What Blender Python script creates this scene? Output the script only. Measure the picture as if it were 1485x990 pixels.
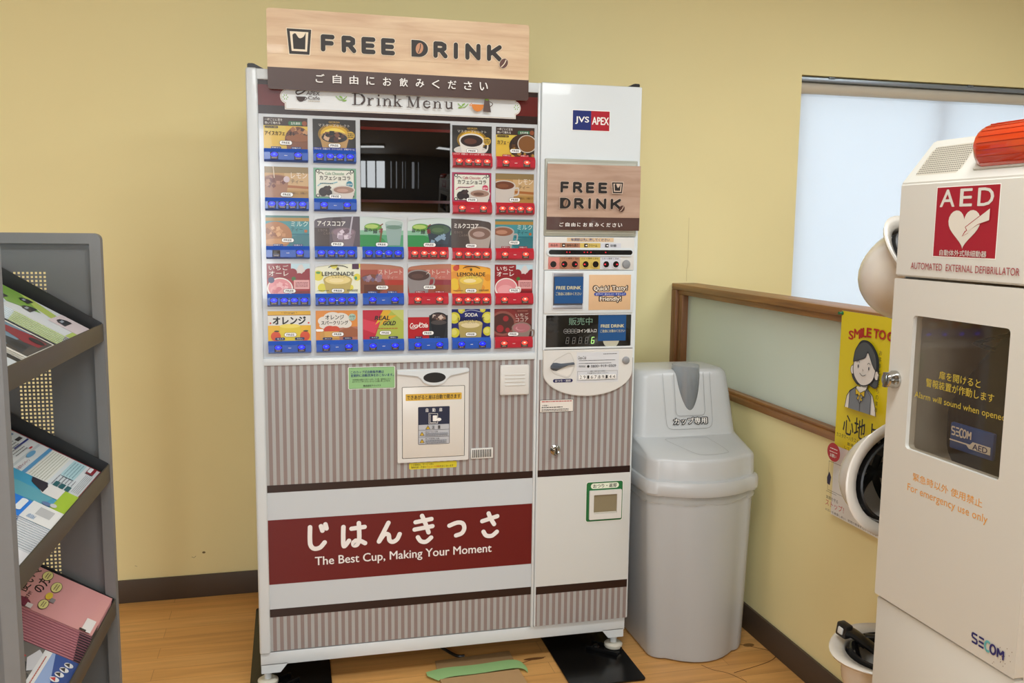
import bpy, bmesh, math, random
from mathutils import Vector, Matrix
random.seed(7)
for o in list(bpy.data.objects): bpy.data.objects.remove(o)
scn = bpy.context.scene
COL = scn.collection
V3 = Vector
# ------------------------------------------------------------------ camera
yaw, pitch, roll = 0.244792, 0.1241795, -0.0112905
fw = V3((math.sin(yaw)*math.cos(pitch), math.cos(yaw)*math.cos(pitch), -math.sin(pitch)))
rt = V3((math.cos(yaw), -math.sin(yaw), 0)); dn = fw.cross(rt)
r2 = rt*math.cos(roll)+dn*math.sin(roll); d2 = -rt*math.sin(roll)+dn*math.cos(roll)
cam = bpy.data.cameras.new('camera'); camo = bpy.data.objects.new('camera', cam); COL.objects.link(camo)
m = Matrix((r2, -d2, -fw)).transposed().to_4x4(); m.translation = (0.103469, -2.654711, 1.394477)
camo.matrix_world = m
cam.sensor_width = 36; cam.lens = 1301.28/1485*36; cam.clip_start = .02
scn.camera = camo
# ------------------------------------------------------------------ light and exposure
scn.view_settings.view_transform = 'Standard'; scn.view_settings.look = 'None'
scn.view_settings.exposure = 0.1; scn.view_settings.gamma = 1
scn.view_settings.use_curve_mapping = False
W = bpy.data.worlds.new('sky'); scn.world = W; W.use_nodes = True
bgn = W.node_tree.nodes['Background']; bgn.inputs[0].default_value = (.9, .94, 1, 1); bgn.inputs[1].default_value = 2.9
LAMP_POWER = 1
LAMP_COLOR = (.93, .985, 1)
LAMPS = [(0.7, -1.7, 28), (-0.5, -3.7, 10), (2.7, -0.9, 23), (2.7, -3.4, 10), (-2.3, -1.2, 14), (-2.4, -3.9, 5)]
DAY = bpy.data.lights.new('daylight', 'AREA'); DAY.shape = 'RECTANGLE'; DAY.size = 1.7; DAY.size_y = 1.7; DAY.energy = 95; DAY.color = (.93, .98, 1)
dayo = bpy.data.objects.new('daylight', DAY); COL.objects.link(dayo); dayo.location = (-.78, -5.95, 1.5); dayo.rotation_euler = (math.radians(90), 0, 0)   # sky light entering the rear window
CEIL = 2.62

# ------------------------------------------------------------------ helpers
def lin(h):
    h = h.lstrip('#'); out = []
    for i in (0, 2, 4):
        c = int(h[i:i+2], 16)/255
        out.append(c/12.92 if c <= .04045 else ((c+.055)/1.055)**2.4)
    return (*out, 1)
MC = {}
def M(h, rough=.5, metal=0, emit=0, coat=0, var=0, scale=8, bump=0, name=None):
    k = (h, rough, metal, emit, coat, var, scale, bump)
    if k in MC: return MC[k]
    mt = bpy.data.materials.new(name or 'paint_'+h.strip('#')); mt.use_nodes = True
    nt = mt.node_tree; p = nt.nodes['Principled BSDF']
    p.inputs['Base Color'].default_value = lin(h); p.inputs['Roughness'].default_value = rough
    p.inputs['Metallic'].default_value = metal
    if coat: p.inputs['Coat Weight'].default_value = coat; p.inputs['Coat Roughness'].default_value = .04
    if emit: p.inputs['Emission Color'].default_value = lin(h); p.inputs['Emission Strength'].default_value = emit
    if var or bump:
        tc = nt.nodes.new('ShaderNodeTexCoord'); nz = nt.nodes.new('ShaderNodeTexNoise')
        nz.inputs['Scale'].default_value = scale; nz.inputs['Detail'].default_value = 5
        nt.links.new(tc.outputs['Object'], nz.inputs['Vector'])
        if var:
            mx = nt.nodes.new('ShaderNodeMix'); mx.data_type = 'RGBA'
            c = lin(h); mx.inputs[6].default_value = tuple(x*(1-var) for x in c[:3])+(1,)
            mx.inputs[7].default_value = tuple(min(1, x*(1+var)) for x in c[:3])+(1,)
            nt.links.new(nz.outputs['Fac'], mx.inputs[0]); nt.links.new(mx.outputs[2], p.inputs['Base Color'])
        if bump:
            bp = nt.nodes.new('ShaderNodeBump'); bp.inputs['Strength'].default_value = bump; bp.inputs['Distance'].default_value = .002
            nt.links.new(nz.outputs['Fac'], bp.inputs['Height']); nt.links.new(bp.outputs['Normal'], p.inputs['Normal'])
    MC[k] = mt; return mt
def nodemat(name):
    mt = bpy.data.materials.new(name); mt.use_nodes = True
    return mt, mt.node_tree, mt.node_tree.nodes['Principled BSDF']
def wood(name, a, b, scale=(2, 30, 30), rough=.45, coat=0):
    mt, nt, p = nodemat(name)
    tc = nt.nodes.new('ShaderNodeTexCoord'); mp = nt.nodes.new('ShaderNodeMapping'); mp.inputs['Scale'].default_value = scale
    nz = nt.nodes.new('ShaderNodeTexNoise'); nz.inputs['Scale'].default_value = 1.6; nz.inputs['Detail'].default_value = 6; nz.inputs['Distortion'].default_value = .6
    cr = nt.nodes.new('ShaderNodeValToRGB'); cr.color_ramp.elements[0].color = lin(a); cr.color_ramp.elements[1].color = lin(b)
    cr.color_ramp.elements[0].position = .3; cr.color_ramp.elements[1].position = .68
    L = nt.links.new; L(tc.outputs['Object'], mp.inputs[0]); L(mp.outputs[0], nz.inputs['Vector']); L(nz.outputs['Fac'], cr.inputs[0]); L(cr.outputs[0], p.inputs['Base Color'])
    p.inputs['Roughness'].default_value = rough
    if coat: p.inputs['Coat Weight'].default_value = coat; p.inputs['Coat Roughness'].default_value = .03
    return mt
def stripes(name, a, b, period, rough=.35):
    mt, nt, p = nodemat(name)
    tc = nt.nodes.new('ShaderNodeTexCoord'); sx = nt.nodes.new('ShaderNodeSeparateXYZ')
    d = nt.nodes.new('ShaderNodeMath'); d.operation = 'DIVIDE'; d.inputs[1].default_value = period
    f = nt.nodes.new('ShaderNodeMath'); f.operation = 'FRACT'
    g = nt.nodes.new('ShaderNodeMath'); g.operation = 'GREATER_THAN'; g.inputs[1].default_value = .52
    mx = nt.nodes.new('ShaderNodeMix'); mx.data_type = 'RGBA'; mx.inputs[6].default_value = lin(a); mx.inputs[7].default_value = lin(b)
    L = nt.links.new; L(tc.outputs['Object'], sx.inputs[0]); L(sx.outputs[0], d.inputs[0]); L(d.outputs[0], f.inputs[0]); L(f.outputs[0], g.inputs[0]); L(g.outputs[0], mx.inputs[0]); L(mx.outputs[2], p.inputs['Base Color'])
    p.inputs['Roughness'].default_value = rough
    return mt
def clear(name, tint, alpha, rough=.03, ior=1.45, veil=None):
    """tinted clear sheet: transparent body with fresnel gloss"""
    mt = bpy.data.materials.new(name); mt.use_nodes = True; nt = mt.node_tree; nt.nodes.clear()
    out = nt.nodes.new('ShaderNodeOutputMaterial'); tr = nt.nodes.new('ShaderNodeBsdfTransparent'); tr.inputs[0].default_value = lin(tint)
    df = nt.nodes.new('ShaderNodeBsdfDiffuse'); df.inputs[0].default_value = lin(veil or tint)
    m1 = nt.nodes.new('ShaderNodeMixShader'); m1.inputs[0].default_value = alpha
    gl = nt.nodes.new('ShaderNodeBsdfGlossy'); gl.inputs['Roughness'].default_value = rough
    lw_ = nt.nodes.new('ShaderNodeLayerWeight'); pw_ = nt.nodes.new('ShaderNodeMath'); pw_.operation = 'POWER'; pw_.inputs[1].default_value = 5
    fr = nt.nodes.new('ShaderNodeMath'); fr.operation = 'MULTIPLY_ADD'; f0 = ((ior-1)/(ior+1))**2; fr.inputs[1].default_value = 1-f0; fr.inputs[2].default_value = f0
    nt.links.new(lw_.outputs['Facing'], pw_.inputs[0]); nt.links.new(pw_.outputs[0], fr.inputs[0])
    m2 = nt.nodes.new('ShaderNodeMixShader'); L = nt.links.new
    L(tr.outputs[0], m1.inputs[1]); L(df.outputs[0], m1.inputs[2]); L(fr.outputs[0], m2.inputs[0]); L(m1.outputs[0], m2.inputs[1]); L(gl.outputs[0], m2.inputs[2]); L(m2.outputs[0], out.inputs[0])
    return mt
def translucent(name, col, mix, rough=.6):
    mt = bpy.data.materials.new(name); mt.use_nodes = True; nt = mt.node_tree; nt.nodes.clear()
    out = nt.nodes.new('ShaderNodeOutputMaterial'); d = nt.nodes.new('ShaderNodeBsdfDiffuse'); t = nt.nodes.new('ShaderNodeBsdfTranslucent')
    d.inputs[0].default_value = lin(col); t.inputs[0].default_value = lin(col)
    mx = nt.nodes.new('ShaderNodeMixShader'); mx.inputs[0].default_value = mix
    L = nt.links.new; L(d.outputs[0], mx.inputs[1]); L(t.outputs[0], mx.inputs[2]); L(mx.outputs[0], out.inputs[0])
    return mt

TC = {}
def text_mesh(s, bold):
    k = (s, bold)
    if k in TC: return TC[k]
    cu = bpy.data.curves.new('lettering', 'FONT'); cu.body = s; cu.size = 1; cu.resolution_u = 3; cu.offset = bold
    ob = bpy.data.objects.new('lettering', cu); COL.objects.link(ob)
    dg = bpy.context.evaluated_depsgraph_get(); ev = ob.evaluated_get(dg); me = ev.to_mesh()
    vs = [(v.co.x, v.co.y) for v in me.vertices]; fs = [tuple(p.vertices) for p in me.polygons]
    ev.to_mesh_clear(); bpy.data.objects.remove(ob); bpy.data.curves.remove(cu)
    x0 = min(v[0] for v in vs); x1 = max(v[0] for v in vs); y0 = min(v[1] for v in vs); y1 = max(v[1] for v in vs)
    w = max(x1-x0, 1e-6); h = max(y1-y0, 1e-6)
    vs = [((a-x0)/w, (b-y0)/h) for a, b in vs]
    TC[k] = (vs, fs, w/h); return TC[k]
def spline(pts, n=6):
    out = []; P = [pts[0]]+list(pts)+[pts[-1]]
    for i in range(1, len(P)-2):
        for j in range(n):
            t = j/n; q = []
            for k in range(len(pts[0])):
                a, b, c, d = P[i-1][k], P[i][k], P[i+1][k], P[i+2][k]
                q.append(.5*((2*b)+(c-a)*t+(2*a-5*b+4*c-d)*t*t+(3*b-a-3*c+d)*t**3))
            out.append(tuple(q))
    out.append(tuple(pts[-1])); return out
def rrect(x0, y0, x1, y1, r, n=6):
    pts = []
    for cx, cy, a in ((x1-r, y1-r, 0), (x0+r, y1-r, 90), (x0+r, y0+r, 180), (x1-r, y0+r, 270)):
        for i in range(n+1):
            t = math.radians(a+90*i/n); pts.append((cx+r*math.cos(t), cy+r*math.sin(t)))
    return pts
class Art:
    """flat printing laid on a surface: every shape one ink layer above the last"""
    def __init__(s, b, o, u, v, eps=.00018):
        s.b = b; s.o = V3(o); s.u = V3(u).normalized(); s.v = V3(v).normalized(); s.n = s.u.cross(s.v); s.e = eps; s.l = 1
    def P(s, x, y, l=None): return s.o+s.u*x+s.v*y+s.n*(s.e*(s.l if l is None else l))
    def faces(s, pts, fs, m):
        s.b.add([s.P(*p) for p in pts], fs, m)
    def poly(s, pts, m): s.faces(pts, [tuple(range(len(pts)))], m); s.l += 1
    def rect(s, x0, y0, x1, y1, m, r=0):
        s.poly(rrect(x0, y0, x1, y1, r) if r else [(x0, y0), (x1, y0), (x1, y1), (x0, y1)], m)
    def ell(s, cx, cy, rx, ry, m, rot=0, a0=0, a1=360, n=28):
        full = a1-a0 >= 360; c, q = math.cos(rot), math.sin(rot); pts = []
        for i in range(n if full else n+1):
            t = math.radians(a0+(a1-a0)*i/n); x, y = rx*math.cos(t), ry*math.sin(t); pts.append((cx+c*x-q*y, cy+q*x+c*y))
        s.poly(pts, m)
    def stroke(s, pts, w, m, cap=True):
        """pen line: smooth stretches are one ribbon each, split at sharp corners"""
        h = w/2; l0 = s.l; P_ = [pts[0]]
        for q in pts[1:]:
            if math.hypot(q[0]-P_[-1][0], q[1]-P_[-1][1]) > 1e-6: P_.append(q)
        if len(P_) < 2: s.l = l0+1; return
        runs = [[P_[0]]]
        for k in range(1, len(P_)):
            runs[-1].append(P_[k])
            if k < len(P_)-1:
                a, b, c = P_[k-1], P_[k], P_[k+1]; u = (b[0]-a[0], b[1]-a[1]); v = (c[0]-b[0], c[1]-b[1])
                if (u[0]*v[0]+u[1]*v[1])/(math.hypot(*u)*math.hypot(*v)) < .55: runs.append([P_[k]])
        for ri, r in enumerate(runs):
            s.l = l0+.9*ri/len(runs); n = len(r); closed = n > 4 and math.hypot(r[0][0]-r[-1][0], r[0][1]-r[-1][1]) < 1e-5
            if closed: r = r[:-1]; n -= 1
            lf, rg_ = [], []
            for k in range(n):
                a = r[k-1] if (k > 0 or closed) else None; c = r[(k+1) % n] if (k < n-1 or closed) else None; b = r[k]; N_ = []
                for p, q in ((a, b), (b, c)):
                    if p and q: L = math.hypot(q[0]-p[0], q[1]-p[1]); N_.append((-(q[1]-p[1])/L, (q[0]-p[0])/L))
                nx, ny = sum(t[0] for t in N_)/len(N_), sum(t[1] for t in N_)/len(N_); d = max(nx*nx+ny*ny, .5); nx, ny = nx/d*h, ny/d*h
                lf.append((b[0]+nx, b[1]+ny)); rg_.append((b[0]-nx, b[1]-ny))
            vs = lf+rg_; fs = [(k, n+k, n+(k+1) % n, (k+1) % n) for k in range(n if closed else n-1)]
            if cap and not closed:
                for e, o in ((0, 1), (n-1, n-2)):
                    t0 = math.atan2(r[e][1]-r[o][1], r[e][0]-r[o][0]); b0 = len(vs)
                    vs += [(r[e][0]+h*math.cos(t0+q*math.pi/16), r[e][1]+h*math.sin(t0+q*math.pi/16)) for q in range(-8, 9)]; fs.append(tuple(range(b0, b0+17)))
            s.faces(vs, fs, m)
        s.l = l0+1
    def text(s, t, x0, y0, x1, y1, m, bold=0, keep=False, shear=0):
        cjk = bold > 0
        vs, fs, ar = text_mesh(t, 0)
        if keep:
            w = (y1-y0)*ar
            if w < x1-x0: cx = (x0+x1)/2; x0, x1 = cx-w/2, cx+w/2
        l0 = s.l; d = bold*(y1-y0)*(.9 if any(ord(c) > 0x2E80 for c in t) else 1.15)
        for k, (ox, oy) in enumerate(((-d, 0), (d, 0), (0, d*.7), (0, -d*.7), (d*.7, d*.5), (-d*.7, d*.5), (d*.7, -d*.5), (-d*.7, -d*.5))[:8 if bold > .035 else 4] if cjk else ((0, 0),)):
            s.l = l0+.1*k; s.faces([(x0+(x1-x0)*a+shear*(b-.5)*(y1-y0)+ox, y0+(y1-y0)*b+oy) for a, b in vs], fs, m)
        s.l = l0+1
    def lines(s, x0, y0, x1, y1, n, m, frac=.4, seed=1):
        """rows of print too fine to read"""
        rg = random.Random(seed); p = (y1-y0)/n
        for i in range(n):
            y = y1-(i+.5)*p; x = x0
            while x < x1-1e-4:
                w = rg.uniform(.6, 2)*p; e = min(x+w, x1)
                s.faces([(x, y-p*frac/2), (e, y-p*frac/2), (e, y+p*frac/2), (x, y+p*frac/2)], [(0, 1, 2, 3)], m); x = e+p*.25
        s.l += 1
class N:
    """an Art page in 0..1 units, cut off at its edges"""
    def __init__(s, a, x0, y0, x1, y1): s.a = a; s.b = (x0, y0, x1, y1); s.k = (x1-x0)/(y1-y0)
    def p(s, x, y): x0, y0, x1, y1 = s.b; return x0+(x1-x0)*x, y0+(y1-y0)*y
    def poly(s, pts, m):
        for ax, val, sg in ((0, 0, 1), (0, 1, -1), (1, 0, 1), (1, 1, -1)):
            out = []
            for i in range(len(pts)):
                A, B = pts[i-1], pts[i]; ia = (A[ax]-val)*sg >= 0; ib = (B[ax]-val)*sg >= 0
                if ia != ib:
                    t = (val-A[ax])/(B[ax]-A[ax]); out.append((A[0]+(B[0]-A[0])*t, A[1]+(B[1]-A[1])*t))
                if ib: out.append(B)
            pts = out
            if len(pts) < 3: return
        s.a.poly([s.p(*q) for q in pts], m)
    def sub(s, y0, y1): a, b = s.p(0, y0); c, d = s.p(1, y1); return N(s.a, a, b, c, d)
    def rect(s, x0, y0, x1, y1, m, r=0):
        if r:
            a, b = s.p(x0, y0); c, d = s.p(x1, y1); s.a.rect(a, b, c, d, m, min(r*(s.b[3]-s.b[1]), (d-b)*.499))
        else: s.poly([(x0, y0), (x1, y0), (x1, y1), (x0, y1)], m)
    def ell(s, cx, cy, rx, ry, m, a0=0, a1=360, n=28):
        s.poly([(cx+rx*math.cos(math.radians(a0+(a1-a0)*i/n)), cy+ry*math.sin(math.radians(a0+(a1-a0)*i/n))) for i in range(n if a1-a0 >= 360 else n+1)], m)
    def circ(s, cx, cy, r, m): s.ell(cx, cy, r/s.k, r, m)
    def stroke(s, pts, w, m): s.a.stroke([s.p(*q) for q in pts], w*(s.b[3]-s.b[1]), m)
    def text(s, t, x0, y0, x1, y1, m, bold=0, shear=0):
        a, b = s.p(x0, y0); c, d = s.p(x1, y1); s.a.text(t, a, b, c, d, m, bold, shear=shear)
    def lines(s, x0, y0, x1, y1, n, m, frac=.4, seed=1):
        a, b = s.p(x0, y0); c, d = s.p(x1, y1); s.a.lines(a, b, c, d, n, m, frac, seed)
class B:
    """collects shapes and links them as ONE mesh object"""
    def __init__(s): s.V = []; s.F = []; s.I = []; s.m = []; s.S = []
    def mi(s, m):
        if m not in s.m: s.m.append(m)
        return s.m.index(m)
    def add(s, vs, fs, m, sm=None):
        o = len(s.V); s.V += [V3(v) for v in vs]; i = s.mi(m)
        for k_, f in enumerate(fs): s.F.append(tuple(o+k for k in f)); s.I.append(i); s.S.append(sm[k_] if sm else True)
    def bm(s, bm, m, mat=None):
        bm.verts.index_update(); s.add([(mat @ v.co) if mat else v.co.copy() for v in bm.verts], [[v.index for v in f.verts] for f in bm.faces], m, [f.smooth for f in bm.faces]); bm.free()
    def box(s, x0, x1, y0, y1, z0, z1, m, bev=0, seg=2, mat=None):
        bm = bmesh.new(); bmesh.ops.create_cube(bm, size=1)
        for v in bm.verts: v.co = V3(((x0+x1)/2+v.co.x*(x1-x0), (y0+y1)/2+v.co.y*(y1-y0), (z0+z1)/2+v.co.z*(z1-z0)))
        if bev:
            for f in bmesh.ops.bevel(bm, geom=bm.edges[:], offset=bev, segments=seg, affect='EDGES', profile=.5)['faces']: f.smooth = True
        s.bm(bm, m, mat)
    def lathe(s, c, axis, prof, m, n=32, cap=(True, True)):
        ax = V3(axis).normalized(); t = V3((0, 0, 1)) if abs(ax.z) < .9 else V3((1, 0, 0)); e1 = ax.cross(t).normalized(); e2 = ax.cross(e1)
        s.loft([[V3(c)+ax*h+(e1*math.cos(2*math.pi*i/n)+e2*math.sin(2*math.pi*i/n))*r for i in range(n)] for r, h in prof], m, cap)
    def cyl(s, c, axis, r, h, m, n=32, bev=0):
        s.lathe(c, axis, [(r, 0), (r, h)] if not bev else [(r-bev, 0), (r, bev), (r, h-bev), (r-bev, h)], m, n)
    def loft(s, rings, m, cap=(True, True), closed=True):
        n = len(rings[0]); vs = [p for r in rings for p in r]; fs = []
        for k in range(len(rings)-1):
            for i in range(n if closed else n-1):
                j = (i+1) % n; fs.append((k*n+i, k*n+j, (k+1)*n+j, (k+1)*n+i))
        if cap[0]: fs.append(tuple(range(n-1, -1, -1)))
        if cap[1]: fs.append(tuple((len(rings)-1)*n+i for i in range(n)))
        s.add(vs, fs, m)
    def tube(s, path, r, m, n=8, flat=1):
        path = [V3(p) for p in path]; rings = []; up = V3((0, 0, 1))
        for i, p in enumerate(path):
            d = (path[min(i+1, len(path)-1)]-path[max(i-1, 0)]).normalized()
            if abs(d.dot(up)) > .95: up = V3((0, 1, 0))
            a = d.cross(up).normalized(); b = a.cross(d)
            rings.append([p+a*(r*math.cos(2*math.pi*k/n))+b*(r*flat*math.sin(2*math.pi*k/n)) for k in range(n)])
        s.loft(rings, m)
    def prism(s, pts, d, m, bev=0):
        """outline of 3D points pushed along d"""
        d = V3(d); bm = bmesh.new(); vs = [bm.verts.new(p) for p in pts]; f = bm.faces.new(vs)
        r = bmesh.ops.extrude_face_region(bm, geom=[f]); bmesh.ops.translate(bm, verts=[e for e in r['geom'] if isinstance(e, bmesh.types.BMVert)], vec=d)
        bmesh.ops.recalc_face_normals(bm, faces=bm.faces[:])
        if bev:
            for f in bmesh.ops.bevel(bm, geom=bm.edges[:], offset=bev, segments=2, affect='EDGES')['faces']: f.smooth = True
        s.bm(bm, m)
    def frame(s, o, u, v, outer, inner, t, m):
        """plate with a hole: outer/inner outlines with the same number of points, thickness t along -n"""
        o = V3(o); u = V3(u); v = V3(v); n = u.cross(v)
        f = lambda p, k: o+u*p[0]+v*p[1]-n*k
        s.loft([[f(p, t) for p in inner], [f(p, 0) for p in inner], [f(p, 0) for p in outer], [f(p, t) for p in outer], [f(p, t) for p in inner]], m, (False, False))
    def art(s, o, u, v, eps=.00018): return Art(s, o, u, v, eps)
    def build(s, name, parent=None, org=None, ang=35):
        me = bpy.data.meshes.new(name); o = bpy.data.objects.new(name, me)
        off = V3((0, 0, 0)) if parent is not None or org is None else V3(org)
        inv = None
        if parent is not None and parent.name in WORLD: inv = WORLD[parent.name].inverted()
        vs = [(inv @ v) if inv else v-off for v in s.V]
        me.from_pydata([tuple(v) for v in vs], [], s.F)
        for mt in s.m: me.materials.append(mt)
        me.polygons.foreach_set('material_index', s.I)
        me.polygons.foreach_set('use_smooth', s.S)
        me.update(); me.set_sharp_from_angle(angle=math.radians(ang))
        COL.objects.link(o)
        if parent is not None:
            o.parent = parent; WORLD[o.name] = WORLD.get(parent.name, Matrix())
        else: o.location = off
        return o
WORLD = {}
def tag(o, label, cat, group=None, kind=None):
    if label: o['label'] = label
    if cat: o['category'] = cat
    if group: o['group'] = group
    if kind: o['kind'] = kind
    return o
def thing(name, label, cat, loc=(0, 0, 0), rot=None, group=None, local=False):
    o = bpy.data.objects.new(name, None); COL.objects.link(o); o.empty_display_size = .1
    mx = Matrix.Translation(V3(loc)) @ (rot.to_4x4() if rot else Matrix())
    o.matrix_world = mx
    WORLD[o.name] = Matrix() if local else mx      # local=True: parts are given in the thing's own axes
    return tag(o, label, cat, group)
def struct(o): o['kind'] = 'structure'; return o
X, Y_, Z = V3((1, 0, 0)), V3((0, 1, 0)), V3((0, 0, 1))

# ------------------------------------------------------------------ room shell
wallpaint = M('#f2e7b0', .75, var=.03, scale=3, bump=.05, name='cream_wallpaper')
YB = .79
plainwall = M('#a4a5a4', .8, var=.03, scale=3, name='unseen_grey_wall')  # unseen walls, grey kept dark to lower the bounced light
b = B()
wx0, wx1, wz0, wz1 = 2.197, 3.75, .95, 2.048        # opening of the window
for a in ((-3.2, wx0, 0, CEIL), (wx1, 4.3, 0, CEIL), (wx0, wx1, wz1, CEIL), (wx0, wx1, 0, wz0)):
    b.box(a[0], a[1], YB, YB+.14, a[2], a[3], wallpaint)
a = b.art((0, YB, 0), X, Z)
mk_ = M('#6e5f3c', .8)
a.ell(-.226, .172, .006, .004, mk_); a.stroke([(-.27, .158), (-.262, .154), (-.255, .16)], .0012, mk_)
a.stroke([(-.47, .14), (-.463, .136)], .001, mk_); a.stroke(spline([(1.708, 1.19), (1.707, 1.24), (1.711, 1.27), (1.709, 1.45)]), .0012, M('#c9b985', .8))
struct(b.build('wall_back'))
b = B(); b.box(-3.34, -3.2, -5.6, YB+.14, 0, CEIL, plainwall); struct(b.build('wall_left'))
b = B(); b.box(4.3, 4.44, -5.6, YB+.14, 0, CEIL, plainwall); struct(b.build('wall_right'))
b = B()
slits = [(-1.55, -1.08), (-1.02, -.55), (-.49, -.02), (.3, .36), (.6, .66), (.95, 1.0), (1.12, 1.15), (1.5, 1.66), (1.86, 1.92)]
prev = -3.2
for s0, s1 in slits:
    b.box(prev, s0, -5.74, -5.6, 0, CEIL, plainwall); b.box(s0, s1, -5.74, -5.6, 0, .75, plainwall); b.box(s0, s1, -5.74, -5.6, 2.25, CEIL, plainwall); prev = s1
b.box(prev, 4.3, -5.74, -5.6, 0, CEIL, plainwall)
struct(b.build('wall_front'))
b = B(); b.box(-3.34, 4.44, -5.74, YB+.14, CEIL, CEIL+.1, M('#d6d4ce', .8, var=.02, scale=20, name='ceiling_board')); struct(b.build('ceiling'))
# floor of vinyl planks
mt, nt, p = nodemat('plank_floor')
tc = nt.nodes.new('ShaderNodeTexCoord'); br = nt.nodes.new('ShaderNodeTexBrick')
br.inputs['Scale'].default_value = 1; br.inputs['Brick Width'].default_value = .9; br.inputs['Row Height'].default_value = .075; br.inputs['Mortar Size'].default_value = .0008; br.offset = .37
br.inputs['Color1'].default_value = lin('#e4ae6a'); br.inputs['Color2'].default_value = lin('#d8a05c'); br.inputs['Mortar'].default_value = lin('#b07e48')
mp = nt.nodes.new('ShaderNodeMapping'); mp.inputs['Scale'].default_value = (1.5, 22, 1)
nz = nt.nodes.new('ShaderNodeTexNoise'); nz.inputs['Scale'].default_value = 2; nz.inputs['Detail'].default_value = 6
mx = nt.nodes.new('ShaderNodeMix'); mx.data_type = 'RGBA'; mx.blend_type = 'MULTIPLY'; mx.inputs[0].default_value = .45
cr = nt.nodes.new('ShaderNodeValToRGB'); cr.color_ramp.elements[0].color = (.55, .5, .45, 1); cr.color_ramp.elements[0].position = .3; cr.color_ramp.elements[1].position = .65
L = nt.links.new
L(tc.outputs['Object'], br.inputs['Vector']); L(tc.outputs['Object'], mp.inputs[0]); L(mp.outputs[0], nz.inputs['Vector']); L(nz.outputs['Fac'], cr.inputs[0])
L(br.outputs['Color'], mx.inputs[6]); L(cr.outputs[0], mx.inputs[7]); L(mx.outputs[2], p.inputs['Base Color']); p.inputs['Roughness'].default_value = .35
b = B(); b.box(-3.34, 4.44, -5.74, YB+.14, -.1, 0, mt)
a = b.art((0, 0, 0), X, Y_)
ck = M('#6b4420', .6)
a.stroke(spline([(1.38, -.13), (1.40, -.165), (1.44, -.2), (1.47, -.26)]), .003, ck)
a.stroke(spline([(1.46, -.2), (1.6, -.16), (1.655, -.12), (1.645, -.085), (1.57, -.02)]), .0035, ck)
a.ell(1.60, -.035, .02, .012, M('#7c5a30', .6)); a.ell(.86, .03, .035, .008, ck); a.stroke(spline([(.79, .0), (.84, .02), (.9, .035)]), .003, ck)
struct(b.build('floor'))
base = M('#4e4136', .55, name='vinyl_baseboard')
b = B(); b.box(-3.2, 1.655, YB-.008, YB, 0, .088, base, .002); struct(b.build('baseboard_back'))
# low partition with framed frosted pane
XP = 1.648
b = B(); b.box(XP+.007, XP+.1, -1.75, YB, 0, .80, wallpaint); struct(b.build('wall_partition'))
b = B(); b.box(XP-.003, XP+.007, -1.75, YB-.008, 0, .092, base, .002); struct(b.build('baseboard_partition'))
wd = wood('oiled_oak', '#7a5230', '#a8763f', (24, 1.6, 24), .4)
wd2 = wood('oiled_oak_upright', '#6e4526', '#93633a', (24, 24, 1.6), .4)
win = thing('window_1', None, None, (XP+.05, YB, .8)); struct(win)
b = B()
b.box(XP-.006, XP+.106, -1.75, YB-.001, 1.158, 1.182, wd, .003); b.box(XP+.004, XP+.09, -1.75, YB-.04, 1.139, 1.158, wd, .002)
b.box(XP-.006, XP+.106, -1.75, YB-.001, .79, .812, wd, .003); b.box(XP+.004, XP+.09, -1.75, YB-.04, .812, .822, wd, .002)
b.box(XP-.006, XP+.106, YB-.045, YB-.001, .812, 1.158, wd2, .003); b.box(XP+.004, XP+.09, YB-.088, YB-.045, .822, 1.139, wd2, .002)
b.box(XP-.006, XP+.106, -1.75, -1.69, .812, 1.158, wd2, .003)
b.build('window_frame', win)
mt, nt, p = nodemat('frosted_glass'); p.inputs['Base Color'].default_value = lin('#e6f1ea'); p.inputs['Roughness'].default_value = .3
tr = nt.nodes.new('ShaderNodeBsdfTranslucent'); tr.inputs[0].default_value = lin('#f0f6f0'); ms = nt.nodes.new('ShaderNodeMixShader'); ms.inputs[0].default_value = .5
nt.links.new(p.outputs[0], ms.inputs[1]); nt.links.new(tr.outputs[0], ms.inputs[2]); nt.links.new(ms.outputs[0], nt.nodes['Material Output'].inputs[0])
b = B(); b.box(XP+.03, XP+.036, -1.69, YB-.088, .822, 1.139, mt); b.build('frosted_pane', win)
# window with a roller blind
w2 = thing('window_2', None, None, (2.9, YB+.1, wz0)); struct(w2)
alu = M('#8d949c', .35, .7)
b = B()
for q in ((wx0, wx0+.04, wz0, wz1), (wx1-.04, wx1, wz0, wz1), (wx0, wx1, wz1-.04, wz1), (wx0, wx1, wz0, wz0+.04), (2.93, 2.97, wz0, wz1)):
    b.box(q[0], q[1], YB+.11, YB+.135, q[2], q[3], alu)
b.build('window_frame', w2)
b = B(); b.box(wx0+.04, wx1-.04, YB+.122, YB+.126, wz0+.04, wz1-.04, clear('window_glass', '#eef6f4', 0)); b.build('pane', w2)
bl = thing('roller_blind', 'white roller blind pulled down over the window behind the low partition', 'blind', (2.95, YB+.05, wz1))
b = B(); b.box(wx0+.006, wx1-.006, YB+.066, YB+.0675, wz0+.01, 1.99, translucent('blind_cloth', '#eceef4', .55)); b.build('blind_cloth', bl)
b = B(); b.cyl((wx0+.012, YB+.05, 2.003), X, .024, wx1-wx0-.03, M('#c9c2b2', .6), 24); b.build('roller', bl)
b = B(); b.box(wx0+.005, wx1-.005, YB+.012, YB+.06, 2.026, 2.043, M('#98a2ad', .35, .6), .002)
for x in (2.33, 3.02): b.box(x, x+.03, YB+.008, YB+.064, 2.038, 2.047, M('#7a828a', .4, .6), .001)
b.build('head_rail', bl)

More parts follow.
